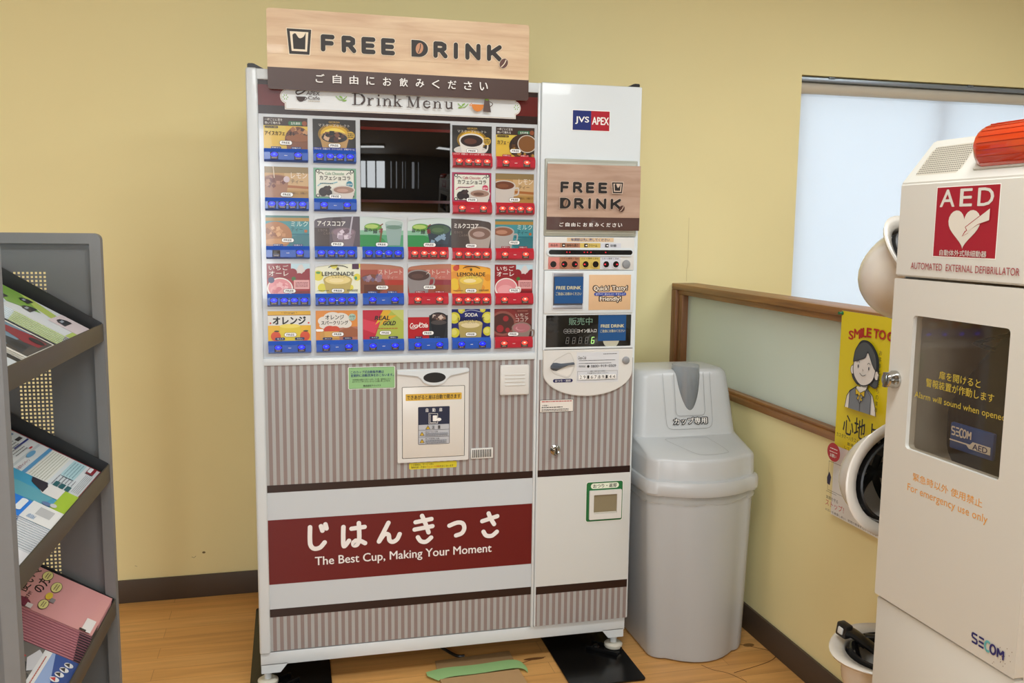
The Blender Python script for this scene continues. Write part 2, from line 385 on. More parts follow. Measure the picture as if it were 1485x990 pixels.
# ceiling lights
for i, (lx, ly, lpow) in enumerate(LAMPS):
    t = thing('ceiling_light', ['white ceiling light in front of the drink machine', 'white ceiling light behind the viewer', 'white ceiling light beyond the low partition', 'white ceiling light at the far right rear', 'white ceiling light over the left of the room', 'white ceiling light at the far left rear'][i], 'ceiling light', (lx, ly, CEIL))
    b = B(); b.box(lx-.63, lx+.63, ly-.17, ly+.17, CEIL-.05, CEIL-.001, M('#f2f2f0', .5), .004); b.build('housing', t)
    b = B(); b.box(lx-.6, lx+.6, ly-.14, ly+.14, CEIL-.056, CEIL-.051, M('#fff8ee', .5, emit=1.8)); b.build('diffuser', t)
    ld = bpy.data.lights.new('tube_light', 'AREA'); ld.shape = 'RECTANGLE'; ld.size = 1.2; ld.size_y = .28; ld.energy = LAMP_POWER*lpow; ld.color = LAMP_COLOR if lx > -2 else (1, .93, .82)
    lo = bpy.data.objects.new('tube_light', ld); COL.objects.link(lo); lo.parent = t; lo.location = (0, 0, -.06)

# ------------------------------------------------------------------ drink vending machine (front plane y = 0)
white = M('#d8dfe2', .32, coat=.15, name='white_enamel'); white2 = M('#dad9d5', .35, name='warm_white_plastic'); cabm = M('#d8d8d6', .4)
ink = M('#1c1a1a', .5); inkw = M('#f4f2ee', .5); brown = M('#3f332b', .5); darkband = M('#251414', .3)
stp = stripes('striped_print', '#8d7f7c', '#a9aaa9', .0202)
vm = thing('vending_machine', 'tall white cup drink vending machine with lit rows of drink pictures and striped lower front', 'vending machine', (.584, .38, 0))
def part(b, name, label=None, parent=None, ang=35):
    o = b.build(name, parent or vm, ang=ang)
    if label: o['label'] = label
    return o
WM = 1.168
b = B(); b.box(.006, WM-.006, .03, .755, .118, 1.826, cabm, .003); part(b, 'cabinet')
b = B()
b.box(-.001, .031, -.006, .045, .122, 1.831, white, .007, 3)
b.box(.025, .841, -.003, .03, 1.80, 1.829, white, .003)
b.box(.025, .841, -.004, .03, .996, 1.018, white, .003)
b.box(.8385, .8465, -.004, .03, .124, 1.829, white, .002)
part(b, 'door_frame')
# header with plaque
b = B(); b.box(.03, .84, .003, .02, 1.708, 1.802, M('#2b150f', .25))
a = b.art((0, .003, 0), X, Z)
a.rect(.031, 1.731, .84, 1.787, M('#611712', .25))
pw, pl = M('#e3e7e8', .3), M('#b5a58c', .4)
for m_, k in ((M('#f2f0ea', .3), .003), (pl, .0012), (pw, 0)):
    a.rect(.106-k, 1.7245-k, .768+k, 1.80+k, m_); a.ell(.108, 1.757, .0145+k, .0165+k, m_); a.ell(.768, 1.753, .0145+k, .0165+k, m_)
grn = M('#7fae3c', .5)
for cx in (.105, .772):
    for k in range(6): a.ell(cx+.006*math.cos(k*1.05), 1.755+.006*math.sin(k*1.05), .0022, .0012, grn, k*1.05)
dk = M('#3c2a26', .5)
a.stroke(spline([(.156, 1.777), (.142, 1.775), (.134, 1.770), (.138, 1.764), (.15, 1.768), (.158, 1.774), (.165, 1.778)]), .0035, dk)
a.ell(.147, 1.757, .012, .013, dk, 0, 180, 360); a.stroke([(.134, 1.7575), (.16, 1.7575)], .0015, dk); a.stroke(spline([(.158, 1.756), (.164, 1.754), (.157, 1.748)]), .0016, dk)
a.text('APEX', .163, 1.7635, .199, 1.7735, dk, .012, shear=.15); a.text('Cafe', .167, 1.751, .199, 1.7605, dk, .01); a.lines(.167, 1.7455, .199, 1.7485, 1, pl, .6)
def sprig(x, z, f):
    a.stroke(spline([(x-.018*f, z+.006), (x-.008*f, z-.003), (x+.002*f, z-.002), (x+.012*f, z+.006)]), .0022, grn); a.ell(x-.004*f, z+.004, .006, .0022, grn, -.6*f); a.ell(x+.006*f, z-.005, .006, .002, grn, .2)
sprig(.262, 1.757, 1); sprig(.607, 1.752, -1)
# Drink Menu in slab lettering
def serif(ch, x, z, k):
    st = .0054*k; th = .0018*k; X_ = lambda *p_: [(x+q[0]*k*1.24, z+q[1]*k) for q in p_]; sf = lambda c, zz, w=.005: a.stroke(X_((c-w, zz), (c+w, zz)), th, dk, False)
    if ch == 'D':
        a.stroke(X_((.006, 0), (.006, .031)), st, dk, False); a.stroke(X_((.0, .0305), (.014, .0305), (.022, .027)), th*1.1, dk); a.stroke(X_((.0, .0005), (.014, .0005), (.022, .004)), th*1.1, dk); a.stroke(spline(X_((.021, .027), (.0255, .021), (.0265, .0155), (.0255, .01), (.021, .004))), st, dk)
    if ch in 'rnk': a.stroke(X_((.005, 0), (.005, .031 if ch == 'k' else .02)), st*.9, dk, False); sf(.005, .0006); a.stroke(X_((0, .0305 if ch == 'k' else .0195), (.005, .0305 if ch == 'k' else .0195)), th, dk, False)
    if ch == 'r': a.stroke(spline(X_((.006, .013), (.010, .0185), (.0145, .0185))), th*1.5, dk)
    if ch == 'i': a.stroke(X_((.005, 0), (.005, .02)), st*.9, dk, False); sf(.005, .0006); a.stroke(X_((0, .0195), (.005, .0195)), th, dk, False); a.ell(x+.0062*k, z+.028*k, .0026*k, .0026*k, dk)
    if ch == 'n': a.stroke(spline(X_((.006, .014), (.011, .0195), (.0165, .0165), (.017, .01))), th*1.6, dk); a.stroke(X_((.017, 0), (.017, .014)), st*.9, dk, False); sf(.017, .0006)
    if ch == 'k': a.stroke(X_((.006, .009), (.015, .0195)), th, dk); a.stroke(X_((.009, .0115), (.0165, .0005)), st*.8, dk); sf(.0165, .0006); sf(.015, .0195, .004)
    if ch == 'M':
        a.stroke(X_((.006, 0), (.006, .031)), th*1.2, dk, False); a.stroke(X_((.0065, .030), (.0165, .002)), st, dk, False); a.stroke(X_((.0165, .002), (.0265, .030)), th, dk, False); a.stroke(X_((.028, 0), (.028, .031)), st, dk, False); sf(.006, .0006); sf(.028, .0006); sf(.0045, .0305, .0045); sf(.0295, .0305, .0045)
    if ch == 'e': a.stroke(X_((.003, .011), (.0165, .011)), th, dk, False); a.stroke(spline(X_((.0165, .011), (.0155, .0175), (.0095, .0198))), th*1.4, dk); a.stroke(spline(X_((.0095, .0198), (.0035, .0165), (.0025, .0095), (.005, .003), (.0105, .0006), (.0165, .0042))), st*.8, dk)
    if ch == 'u': a.stroke(spline(X_((.005, .0195), (.005, .006), (.0085, .001), (.0165, .004))), st*.8, dk); a.stroke(X_((.017, .0), (.017, .0195)), st*.9, dk, False); sf(.003, .0195, .0035); sf(.0150, .0195, .0035); a.stroke(X_((.017, .0006), (.021, .0006)), th, dk, False)
for ch, x in zip('Drink', (.2895, .3305, .3575, .3745, .4045)): serif(ch, x, 1.7415, 1.03)
for ch, x in zip('Menu', (.4425, .4905, .5195, .5535)): serif(ch, x, 1.7405, .98)
a.ell(.652, 1.757, .018, .02, M('#d97f22', .4), 0, 180, 360); a.stroke(spline([(.634, 1.752), (.628, 1.754), (.634, 1.759)]), .002, M('#d97f22', .4))
a.poly([(.668, 1.737), (.692, 1.736), (.686, 1.771), (.672, 1.771)], M('#54403a', .4)); a.stroke(spline([(.688, 1.766), (.697, 1.760), (.69, 1.752)]), .002, M('#54403a', .4)); a.ell(.679, 1.772, .006, .003, grn)
part(b, 'header_panel', 'dark red header with a pale drink menu plaque')
# backlit board
b = B(); b.box(.03, .84, .004, .02, 1.017, 1.709, M('#c9ced2', .22, coat=.4, name='frosted_menu_board')); part(b, 'menu_board')
# display window
b = B(); b.box(.311, .573, .0, .012, 1.4415, 1.701, M('#050506', .03, name='black_display_glass'), .001)
a = b.art((0, 0, 0), X, Z); a.rect(.312, 1.682, .572, 1.7005, M('#2a1510', .1)); a.rect(.312, 1.674, .572, 1.682, M('#571d16', .1)); a.rect(.312, 1.468, .572, 1.476, M('#3c1714', .1))
part(b, 'display_window', 'black glass display window')
# cards
cols = [(.0437, .1640), (.1783, .2985), (.3137, .434), (.4468, .567), (.579, .698), (.711, .8297)]
pill_w, pill_k = M('#f5f5f2', .35), M('#2a2a2a', .4)
c_ = lambda h: M(h, .3, coat=.2)
def free(n, x=.52, y=.15):
    n.rect(x-.145, y-.072, x+.145, y+.072, pill_k, .072); n.rect(x-.138, y-.062, x+.138, y+.062, pill_w, .062); n.text('FREE', x-.09, y-.032, x+.09, y+.032, pill_k, .035)
def sugar(n, colr='#1c2a6a'):
    n.rect(.16, .005, .39, .075, c_(colr), .03); n.rect(.62, .005, .85, .075, c_(colr), .03)
    n.text('砂糖なし', .18, .02, .37, .062, inkw); n.text('砂糖入り', .64, .02, .83, .062, inkw)
def cup(n, x, y, rx, ry, outer, liquid, h=.5, handle=False, hc=None):
    n.poly([(x-rx, y), (x+rx, y), (x+rx*.75, y-h), (x-rx*.75, y-h)], outer); n.ell(x, y, rx, ry, outer)
    n.ell(x, y-.005, rx*.88, ry*.82, liquid); n.ell(x-rx*.1, y-.02, rx*.5, ry*.4, hc or liquid)
    if handle: n.stroke(spline([(x+rx*.9, y-.1), (x+rx*1.25, y-.1), (x+rx*1.2, y-.3), (x+rx*.8, y-.35)]), .05, outer)
def ice(n, x, y, rx, ry, cl, k=7, seed=3):
    rg = random.Random(seed)
    for i in range(k):
        px, py, s_ = x+rg.uniform(-.7, .7)*rx, y+rg.uniform(-.6, .6)*ry, rg.uniform(.05, .09); t = rg.uniform(0, 1.5)
        n.poly([(px+s_*.9*math.cos(t+q*1.57), py+s_*1.2*math.sin(t+q*1.57)) for q in range(4)], cl[i % len(cl)])
def cafe(n, hot):
    n.rect(0, 0, 1, 1, c_('#d8b33e')); n.rect(0, .55, .5, .75, c_('#d4bb4a')); n.rect(0, .74, 1, 1, c_('#38251b'))
    n.text('一杯ごとに豆を', .03, .885, .43, .965, inkw); n.text('挽いて淹れる', .03, .78, .38, .86, inkw)
    n.rect(.56, .76, .88, .89, c_('#2f6b45'), .06); n.text('生乳使用', .62, .785, .83, .865, inkw); n.circ(.93, .83, .08, c_('#8a4a2a'))
    n.rect(.03, .655, .33, .725, c_('#2c2118'), .03); n.text('レギュラー珈琲', .06, .67, .30, .71, c_('#d8b33e'))
    if hot:
        n.ell(.76, .36, .42, .44, c_('#3a2415')); ice(n, .72, .3, .42, .5, [c_('#5a3818'), c_('#a97f38'), c_('#2a180c')], 24, 4); n.ell(.80, .45, .25, .3, c_('#c9c0b4')); n.ell(.80, .45, .225, .275, c_('#7e5126'))
        n.text('カフェ・オレ', .03, .42, .5, .55, ink, .03)
    else:
        n.ell(.78, .30, .30, .42, c_('#6a3a1e')); n.rect(.52, 0, 1, .3, c_('#7a4524')); ice(n, .78, .5, .28, .25, [c_('#9a6238'), c_('#3f2214'), c_('#b98a5a')], 12, 5); n.ell(.78, .36, .28, .12, c_('#8a5228'))
        n.text('アイスカフェ・オレ', .03, .43, .72, .56, ink, .03)
    free(n, .5, .2); sugar(n, '#1c2a6a' if not hot else '#a8202a')
def geo(n, hot):
    n.rect(0, 0, 1, 1, c_('#26211c')); n.ell(.5, .52, .38, .34, c_('#8a6a14')); n.ell(.5, .53, .32, .28, c_('#d0a420')); n.ell(.5, .5, .27, .22, c_('#e8cf50'))
    if hot:
        n.ell(.46, .18, .42, .16, c_('#c9c6c0')); cup(n, .49, .5, .32, .24, c_('#dcd8d0'), c_('#2b1710'), .42, True, c_('#5a3222'))
    else:
        cup(n, .5, .42, .34, .2, c_('#b08a50'), c_('#1c0f0a'), .45); ice(n, .5, .45, .3, .2, [c_('#4a2418'), c_('#120a08'), c_('#70432c'), c_('#c9a88a')], 14, 6)
    n.text('GEORGIA', .37, .88, .63, .935, c_('#c9a24a'), .01); n.text('マスターズセレクト', .13, .76, .86, .85, c_('#cfcac0'))
    n.circ(.88, .5, .13, c_('#c9a437')); n.lines(.81, .42, .95, .58, 3, ink, .5)
    n.rect(0, 0, 1, .09, c_('#1a2c8a' if not hot else '#b3202c')); n.text('ブラック　砂糖入り　クリーム入り　砂糖クリーム', .03, .02, .97, .075, inkw)
    free(n, .5, .16)
def lemontea(n, hot):
    n.rect(0, 0, 1, 1, c_('#b8915a')); n.rect(0, .8, 1, 1, c_('#8a744a')); n.rect(.45, .3, 1, .8, c_('#c4a374')); n.poly([(.5, .42), (1, .38), (1, .3), (.5, .33)], c_('#a0602a')); n.rect(0, 0, 1, .24, c_('#a8803e'))
    if hot: cup(n, .22, .6, .3, .17, c_('#c4bcb4'), c_('#6a3a22'), .6, True, c_('#7d4a2c'))
    else: cup(n, .25, .6, .3, .15, c_('#9a6a4a'), c_('#7a4a34'), .6); ice(n, .25, .5, .28, .25, [c_('#a87a62'), c_('#6a3020')], 10, 8); n.stroke([(.2, 1), (.22, .65)], .03, c_('#d8c8b4')); n.circ(.5, .6, .1, c_('#c9b8c0'))
    n.text('レモン', .6, .64, .97, .82, c_('#e8dfd0')); n.text('ティー', .6, .47, .88, .6, c_('#4a3a22')); n.text('砂糖なし　砂糖入り', .6, .13, .97, .2, c_('#5a3a22'))
    free(n, .5, .11)
def choco(n, hot):
    e = '#a8304a' if hot else '#4f8a66'
    n.rect(0, 0, 1, 1, c_('#a32c52' if hot else '#6fa184')); n.rect(.045, .06, .955, .94, c_('#2a2622')); n.rect(.055, .075, .945, .925, c_('#dedfd2'))
    for x in (.1, .9):
        for y in (.1, .9): n.circ(x, y, .06, c_('#2a2622')); n.circ(x, y, .035, c_('#dedfd2'))
    n.stroke(spline([(.12, .8), (.17, .86), (.23, .8)]), .02, ink); n.stroke(spline([(.77, .8), (.83, .86), (.88, .8)]), .02, ink)
    n.text('Cafe Chocolat', .27, .78, .72, .87, c_(e), .01); n.text('カフェショコラ', .14, .61, .86, .75, c_('#3a2c28'), .03)
    n.stroke(spline([(.1, .42), (.2, .5), (.4, .5), (.55, .55)]), .03, c_('#d06a86' if hot else '#7fb6c4')); n.lines(.15, .48, .45, .52, 1, ink, .5)
    n.circ(.84, .48, .11, c_('#c2385a' if hot else '#2a7f96')); n.text('NEW', .77, .45, .91, .51, inkw)
    for x, y, r in ((.22, .22, .14), (.3, .3, .12), (.36, .2, .1)): n.circ(x, y, r, c_('#2b211f'))
    n.poly([(.24, .3), (.36, .44), (.42, .36), (.33, .25)], c_('#3f2f2a'))
    cup(n, .7, .3, .27, .14, c_('#cfc8c0'), c_('#9a7a6a'), .3, False, c_('#b89484' if not hot else '#6a4a3c'))
    free(n, .5, .08)
def milktea(n, hot):
    n.rect(0, 0, 1, 1, c_('#3f8a92')); n.rect(0, .82, 1, .93, c_('#a8843e')); n.rect(0, .93, 1, 1, c_('#4c7a74')); n.rect(.5, .36, 1, .42, c_('#1f6a78')); n.ell(.85, .15, .4, .22, c_('#2c6f78'))
    if hot: cup(n, .2, .58, .3, .18, c_('#a8a4a0'), c_('#8a5a44'), .6, True, c_('#b08068'))
    else: n.ell(.22, .35, .38, .45, c_('#a8703e')); ice(n, .25, .5, .3, .25, [c_('#c08a58'), c_('#8a5228'), c_('#d0a070')], 12, 9); n.ell(.25, .15, .3, .1, c_('#c08a50'))
    n.text('ミルク', .58, .65, .97, .82, c_('#c9e0dc')); n.text('ティー', .58, .48, .85, .62, c_('#123a44')); n.circ(.92, .5, .05, c_('#b0642c'))
    free(n, .5, .2); sugar(n, '#1c2a6a' if not hot else '#8a2430')
def cocoa(n, hot):
    n.rect(0, 0, 1, 1, c_('#4c423e' if hot else '#5a5058'))
    if hot: cup(n, .72, .5, .3, .24, c_('#a89c94'), c_('#7a5f54'), .5, False, c_('#a89088'))
    else:
        n.rect(0, 0, .33, .62, c_('#453632')); n.circ(.5, .85, .16, c_('#4a4044')); cup(n, .64, .48, .27, .15, c_('#7a6a72'), c_('#8a7480'), .5); ice(n, .64, .42, .24, .2, [c_('#a898a8'), c_('#6a5460'), c_('#d4c8d4')], 10, 3); n.stroke([(.84, 1), (.78, .45)], .05, c_('#b8b4c0'))
    n.text('ミルクココア' if hot else 'アイスココア', .07, .68, .68, .84, inkw, .025); n.text('とろける', .08, .5, .28, .58, c_('#8a7a70')); n.text('こんな味', .2, .4, .42, .48, c_('#8a7a70'))
    free(n, .5, .08)
def green(n, hot):
    n.rect(0, 0, 1, 1, c_('#c4d2d0')); n.rect(0, 0, 1, .4, c_('#4f9a70')); n.ell(.1, .1, .5, .35, c_('#2f8a4a')); n.rect(0, .4, 1, .55, c_('#86b89c'))
    n.ell(.3, .66, .2, .13, c_('#5f9a3c')); n.ell(.27, .68, .15, .07, c_('#a9c46a')); n.stroke([(.46, .7), (.52, .76)], .04, c_('#7a4a30'))
    if hot: n.rect(.5, 0, 1, .42, c_('#28303a')); cup(n, .72, .6, .28, .2, c_('#2f3c48'), c_('#3f5a44'), .5, False, c_('#55704f')); ice(n, .7, .3, .2, .2, [c_('#7f9ab0')], 6, 2)
    else: n.poly([(.58, .8), (.98, .8), (.92, .05), (.64, .05)], c_('#8fa8a4')); n.ell(.78, .8, .2, .08, c_('#a8bcb8')); n.ell(.78, .66, .18, .07, c_('#6a8a7c')); n.stroke([(.45, .05), (.5, .6)], .06, c_('#6a5a34'))
    n.text('旨み', .1, .5, .28, .62, c_('#22302a'), .02); n.text('緑', .3, .44, .4, .6, c_('#2a3a30'), .02); n.text('茶', .43, .45, .53, .61, c_('#8a2430'), .02)
    free(n, .5, .08)
def straw(n, hot):
    n.rect(0, 0, 1, 1, c_('#a02028')); n.rect(0, .5, .55, 1, c_('#8a1c22')); n.rect(.56, .55, 1, 1, c_('#b8d4de')); n.poly([(.6, .6), (.75, .95), (.82, .98), (.95, .6)], c_('#cfcac8'))
    for x, y in ((.62, .6), (.75, .55), (.9, .6), (.97, .7), (.6, .7)): n.circ(x, y, .14, c_('#8a1420'))
    n.circ(.62, .5, .07, c_('#3a6a2c')); n.rect(.62, .16, .98, .46, c_('#d8a0a0'), .02); n.lines(.66, .22, .95, .4, 4, c_('#7a2430'), .4); n.rect(.5, 0, 1, .1, c_('#7a1018'))
    n.ell(.3, .18, .3, .36, c_('#e6e0da')); n.ell(.3, .2, .27, .3, c_('#d88a90')); n.ell(.28, .12, .2, .18, c_('#e2a0a4'))
    n.text('いちご', .05, .79, .5, .95, inkw, .005); n.text('オーレ', .05, .6, .5, .76, inkw, .005)
    if not hot: n.circ(.1, .46, .1, c_('#1c2a5a')); ice(n, .3, .2, .22, .2, [c_('#eab4b8'), c_('#cf7a84')], 9, 2)
    else: n.stroke(spline([(.56, .2), (.66, .2), (.66, .06), (.52, .05)]), .05, c_('#e6e0da'))
    free(n, .52, .1)
def lemonade(n, hot):
    n.rect(0, 0, 1, 1, c_('#e8a838' if hot else '#e3e5cc'))
    for x, y, r in ((.07, .6, .17), (.15, .2, .14), (.42, .95, .12), (.93, .55, .12), (.78, .2, .1), (.95, .95, .1)): n.circ(x, y, r, c_('#d8902a' if hot else '#d9d04a'))
    if hot:
        for x, y in ((.1, .25), (.08, .4)): n.circ(x, y, .13, c_('#e0bc2c'))
        n.rect(.12, .85, .2, 1, c_('#a8321e')); n.circ(.12, .88, .1, c_('#c2452a'))
    else: n.ell(.07, .7, .05, .04, c_('#5a9a4a')); n.ell(.9, .52, .03, .06, c_('#4a9a6a')); n.rect(.82, .82, .97, 1, c_('#4a2444'))
    cup(n, .5, .46, .32, .17, c_('#c9a850' if hot else '#b8a458'), c_('#e2cf88' if not hot else '#e0c454'), .46, False, c_('#ead9a0'))
    n.stroke(spline([(.3, .88), (.4, .93), (.6, .93), (.72, .87)]), .025, ink); n.ell(.5, .83, .03, .05, c_('#55502c'))
    n.text('LEMONADE', .15, .6, .86, .73, ink, .02); n.text('レモネード', .38, .53, .66, .57, ink)
    n.lines(.7, .07, .95, .15, 2, ink, .4); n.lines(.05, .09, .3, .12, 1, ink, .5)
    free(n, .5, .1)
def straight(n, hot):
    n.rect(0, 0, 1, 1, c_('#9a4a3a')); n.rect(0, .8, 1, 1, c_('#b0745a')); n.poly([(.4, .8), (1, .85), (1, .45), (.4, .5)], c_('#b8685c')); n.rect(.5, .28, 1, .45, c_('#a8301e' if not hot else '#8a3038')); n.rect(.6, .05, 1, .28, c_('#8a4a2a'))
    if hot: cup(n, .25, .6, .28, .2, c_('#8a8484'), c_('#4a3430'), .6, True, c_('#5a403a'))
    else: n.ell(.25, .3, .32, .35, c_('#7a4630')); ice(n, .28, .52, .28, .14, [c_('#8f7488'), c_('#6a5870'), c_('#a08a98')], 10, 4); n.rect(.08, 0, .45, .3, c_('#5a2c1c'))
    n.text('ストレート', .42, .64, .97, .8, c_('#dcd2c4')); n.text('ティー', .62, .48, .86, .6, c_('#c9a49a'))
    free(n, .5, .2); sugar(n, '#2a3a7a' if not hot else '#8a2430')
def orange(n):
    n.rect(0, 0, 1, 1, c_('#e2b222')); n.rect(0, .87, 1, 1, c_('#d8a824')); n.text('• Orange •', .32, .9, .68, .965, c_('#5a3a14'), .02); n.rect(0, .85, 1, .87, c_('#8a5a1c')); n.rect(0, .52, 1, .85, c_('#dcdcd8'))
    n.rect(.27, 0, .76, .5, c_('#d8c22c')); n.ell(.51, .5, .24, .07, c_('#e6d45a'))
    for x in (.18, .86): n.circ(x, .16, .16, c_('#cf4a22')); n.ell(x+.02, .33, .06, .025, c_('#2a3a1c'))
    n.text('オレンジ', .12, .56, .88, .81, ink, .05)
    for x, y in ((.06, .6), (.95, .6)): n.circ(x, y, .03, c_('#cf3a2a'))
    free(n, .52, .21); n.rect(.16, .03, .39, .12, c_('#1c2a5a'), .04); n.rect(.62, .03, .85, .12, c_('#1c2a5a'), .04); n.text('氷入り', .21, .05, .35, .1, inkw); n.text('氷なし', .67, .05, .81, .1, inkw)
def sparkling(n):
    n.rect(0, 0, 1, 1, c_('#d88a3c')); n.rect(.1, 0, .6, .35, c_('#c9954a')); n.rect(.56, 0, 1, .45, c_('#b0705a')); n.poly([(.55, .3), (.8, .48), (1, .35), (1, .1), (.6, .1)], c_('#9a5a38'))
    for x, y, rx, ry in ((.2, .65, .15, .15), (.4, .75, .22, .2), (.6, .72, .2, .2), (.72, .55, .14, .14), (.3, .5, .22, .13), (.5, .55, .3, .14)): n.ell(x, y, rx, ry, c_('#dcd8d0'))
    n.text('オレンジ', .23, .7, .67, .85, ink, .03); n.text('スパークリング', .13, .52, .77, .66, ink, .03)
    n.circ(.87, .77, .12, c_('#a8c4b4')); n.text('炭酸', .8, .76, .94, .83, c_('#1c4a3a')); n.text('入り', .82, .68, .92, .74, c_('#1c4a3a'))
    n.ell(.33, .36, .14, .13, c_('#c2402a')); n.ell(.45, .36, .12, .12, c_('#c94a2a')); n.rect(0, .3, .18, .38, inkw, .04); n.rect(.2, .06, .55, .3, c_('#d0a050'))
    free(n, .52, .2); n.rect(.16, .02, .39, .1, c_('#1c2a5a'), .04); n.rect(.64, .02, .87, .1, c_('#1c2a5a'), .04); n.text('氷入り', .21, .04, .35, .085, inkw); n.text('氷なし', .69, .04, .83, .085, inkw)
def gold(n):
    n.rect(0, 0, 1, 1, c_('#a8b44a')); n.poly([(0, 0), (.28, 0), (.52, 1), (0, 1)], c_('#b82038')); n.poly([(0, .7), (.4, .55), (.3, .2), (0, .35)], c_('#cf3a52')); n.poly([(.5, 1), (.72, 1), (.6, .8), (.84, .82), (.4, .45), (.5, .68), (.3, .5)], c_('#d8a828'))
    n.poly([(.66, 1), (1, 1), (1, .6)], c_('#bcc46a'))
    n.text('REAL', .3, .66, .66, .8, ink, .05, .2); n.text('GOLD', .5, .48, .8, .62, ink, .05, .2); n.lines(.3, .34, .85, .4, 1, c_('#a8642a'), .5)
    free(n, .55, .22); n.rect(.16, .02, .39, .1, c_('#1c2a5a'), .04); n.rect(.62, .02, .86, .1, c_('#1c2a5a'), .04); n.text('氷入り', .21, .04, .35, .085, inkw); n.text('氷なし', .67, .04, .81, .085, inkw)
def cola(n):
    n.rect(0, 0, 1, 1, c_('#b01420')); n.rect(0, .74, .55, 1, c_('#b9bcc0')); n.rect(.53, 0, 1, 1, c_('#262c34')); n.rect(.53, .8, 1, 1, c_('#b9bcc0')); n.ell(.76, .7, .23, .2, c_('#1c1a1e'))
    ice(n, .78, .68, .2, .2, [c_('#8a6a5a'), c_('#4a3838'), c_('#c9b8ac'), c_('#2a1c1c')], 14, 6); n.poly([(.56, .6), (.98, .6), (.9, 0), (.64, 0)], c_('#141a22')); n.ell(.77, .55, .2, .08, c_('#4a4444'))
    n.text('Coca', .05, .38, .25, .54, inkw, .012, .25); n.text('Cola', .28, .38, .5, .54, inkw, .012, .25); n.stroke(spline([(.06, .36), (.14, .34), (.24, .4), (.3, .56)]), .018, inkw); n.stroke(spline([(.26, .44), (.38, .5), (.5, .42)]), .014, inkw)
    free(n, .5, .19); n.rect(.17, .01, .36, .08, c_('#1c2a5a'), .03); n.text('氷入り', .2, .025, .32, .07, inkw); n.text('氷なし', .66, .025, .8, .07, c_('#8aa0c0'))
def soda(n):
    n.rect(0, 0, 1, 1, c_('#18226a'))
    for x, y, r in ((.07, .7, .2), (.93, .7, .2), (.08, .18, .17), (.93, .22, .16), (.25, .97, .12), (.8, .98, .1)): n.circ(x, y, r, c_('#c9c43a')); n.circ(x-.02, y+.02, r*.6, c_('#d6d26a'))
    n.poly([(.17, .5), (.8, .5), (.76, 0), (.22, 0)], c_('#a8985a')); n.ell(.48, .5, .31, .12, c_('#c4b478')); n.ell(.48, .44, .24, .1, c_('#d8caa0'))
    n.text('SODA', .34, .74, .67, .86, c_('#e8e8e0'), .02); n.text('LEMONADE', .16, .58, .84, .71, c_('#0e1438'), .02); n.text('ソーダレモネード', .3, .5, .7, .55, c_('#0e1438')); n.stroke(spline([(.28, .9), (.5, .97), (.74, .9)]), .02, c_('#b0b4d0'))
    free(n, .5, .12)
def strawcocoa(n):
    n.rect(0, 0, 1, 1, c_('#4a221e')); n.rect(.5, .45, 1, 1, c_('#6a2a26')); n.ell(.25, .5, .45, .55, c_('#7a2a2a')); n.ell(.22, .48, .36, .44, c_('#8a5048')); n.ell(.22, .48, .3, .36, c_('#4a2a26'))
    for x, y, r in ((.15, .3, .13), (.3, .65, .1), (.35, .25, .08)): n.circ(x, y, r, c_('#962a30'))
    cup(n, .72, .32, .26, .2, c_('#8a7a70'), c_('#a86a70'), .32, True, c_('#c48a90')); n.ell(.72, .32, .12, .08, c_('#a86a70'))
    n.text('いちご', .56, .7, .9, .84, c_('#e0d0c8')); n.text('ココア', .56, .54, .9, .67, c_('#e0d0c8')); n.lines(.6, .9, .88, .93, 1, c_('#c4887a'), .5)
    free(n, .5, .1)
cards = [[lambda n: cafe(n, 0), lambda n: geo(n, 0), None, None, lambda n: geo(n, 1), lambda n: cafe(n, 1)],
         [lambda n: lemontea(n, 0), lambda n: choco(n, 0), None, None, lambda n: choco(n, 1), lambda n: lemontea(n, 1)],
         [lambda n: milktea(n, 0), lambda n: cocoa(n, 0), lambda n: green(n, 0), lambda n: green(n, 1), lambda n: cocoa(n, 1), lambda n: milktea(n, 1)],
         [lambda n: straw(n, 0), lambda n: lemonade(n, 0), lambda n: straight(n, 0), lambda n: straight(n, 1), lambda n: lemonade(n, 1), lambda n: straw(n, 1)],
         [orange, sparkling, gold, cola, soda, strawcocoa]]
nb = [[2, 4, 0, 0, 4, 2], [4, 2, 0, 0, 2, 4], [2, 4, 4, 4, 4, 2], [4, 4, 2, 2, 4, 2], [2]*6]
blue, red = M('#1d52b4', .3, coat=.3), M('#b51f30', .3, coat=.3)
btnk = M('#3a3230', .35); lampb = M('#0a16ff', .3, emit=2.0); lampr = M('#ff4030', .3, emit=1.2); lampw = M('#ffb9a8', .3, emit=.9)
boardm = M('#c9ced2', .22, coat=.4)
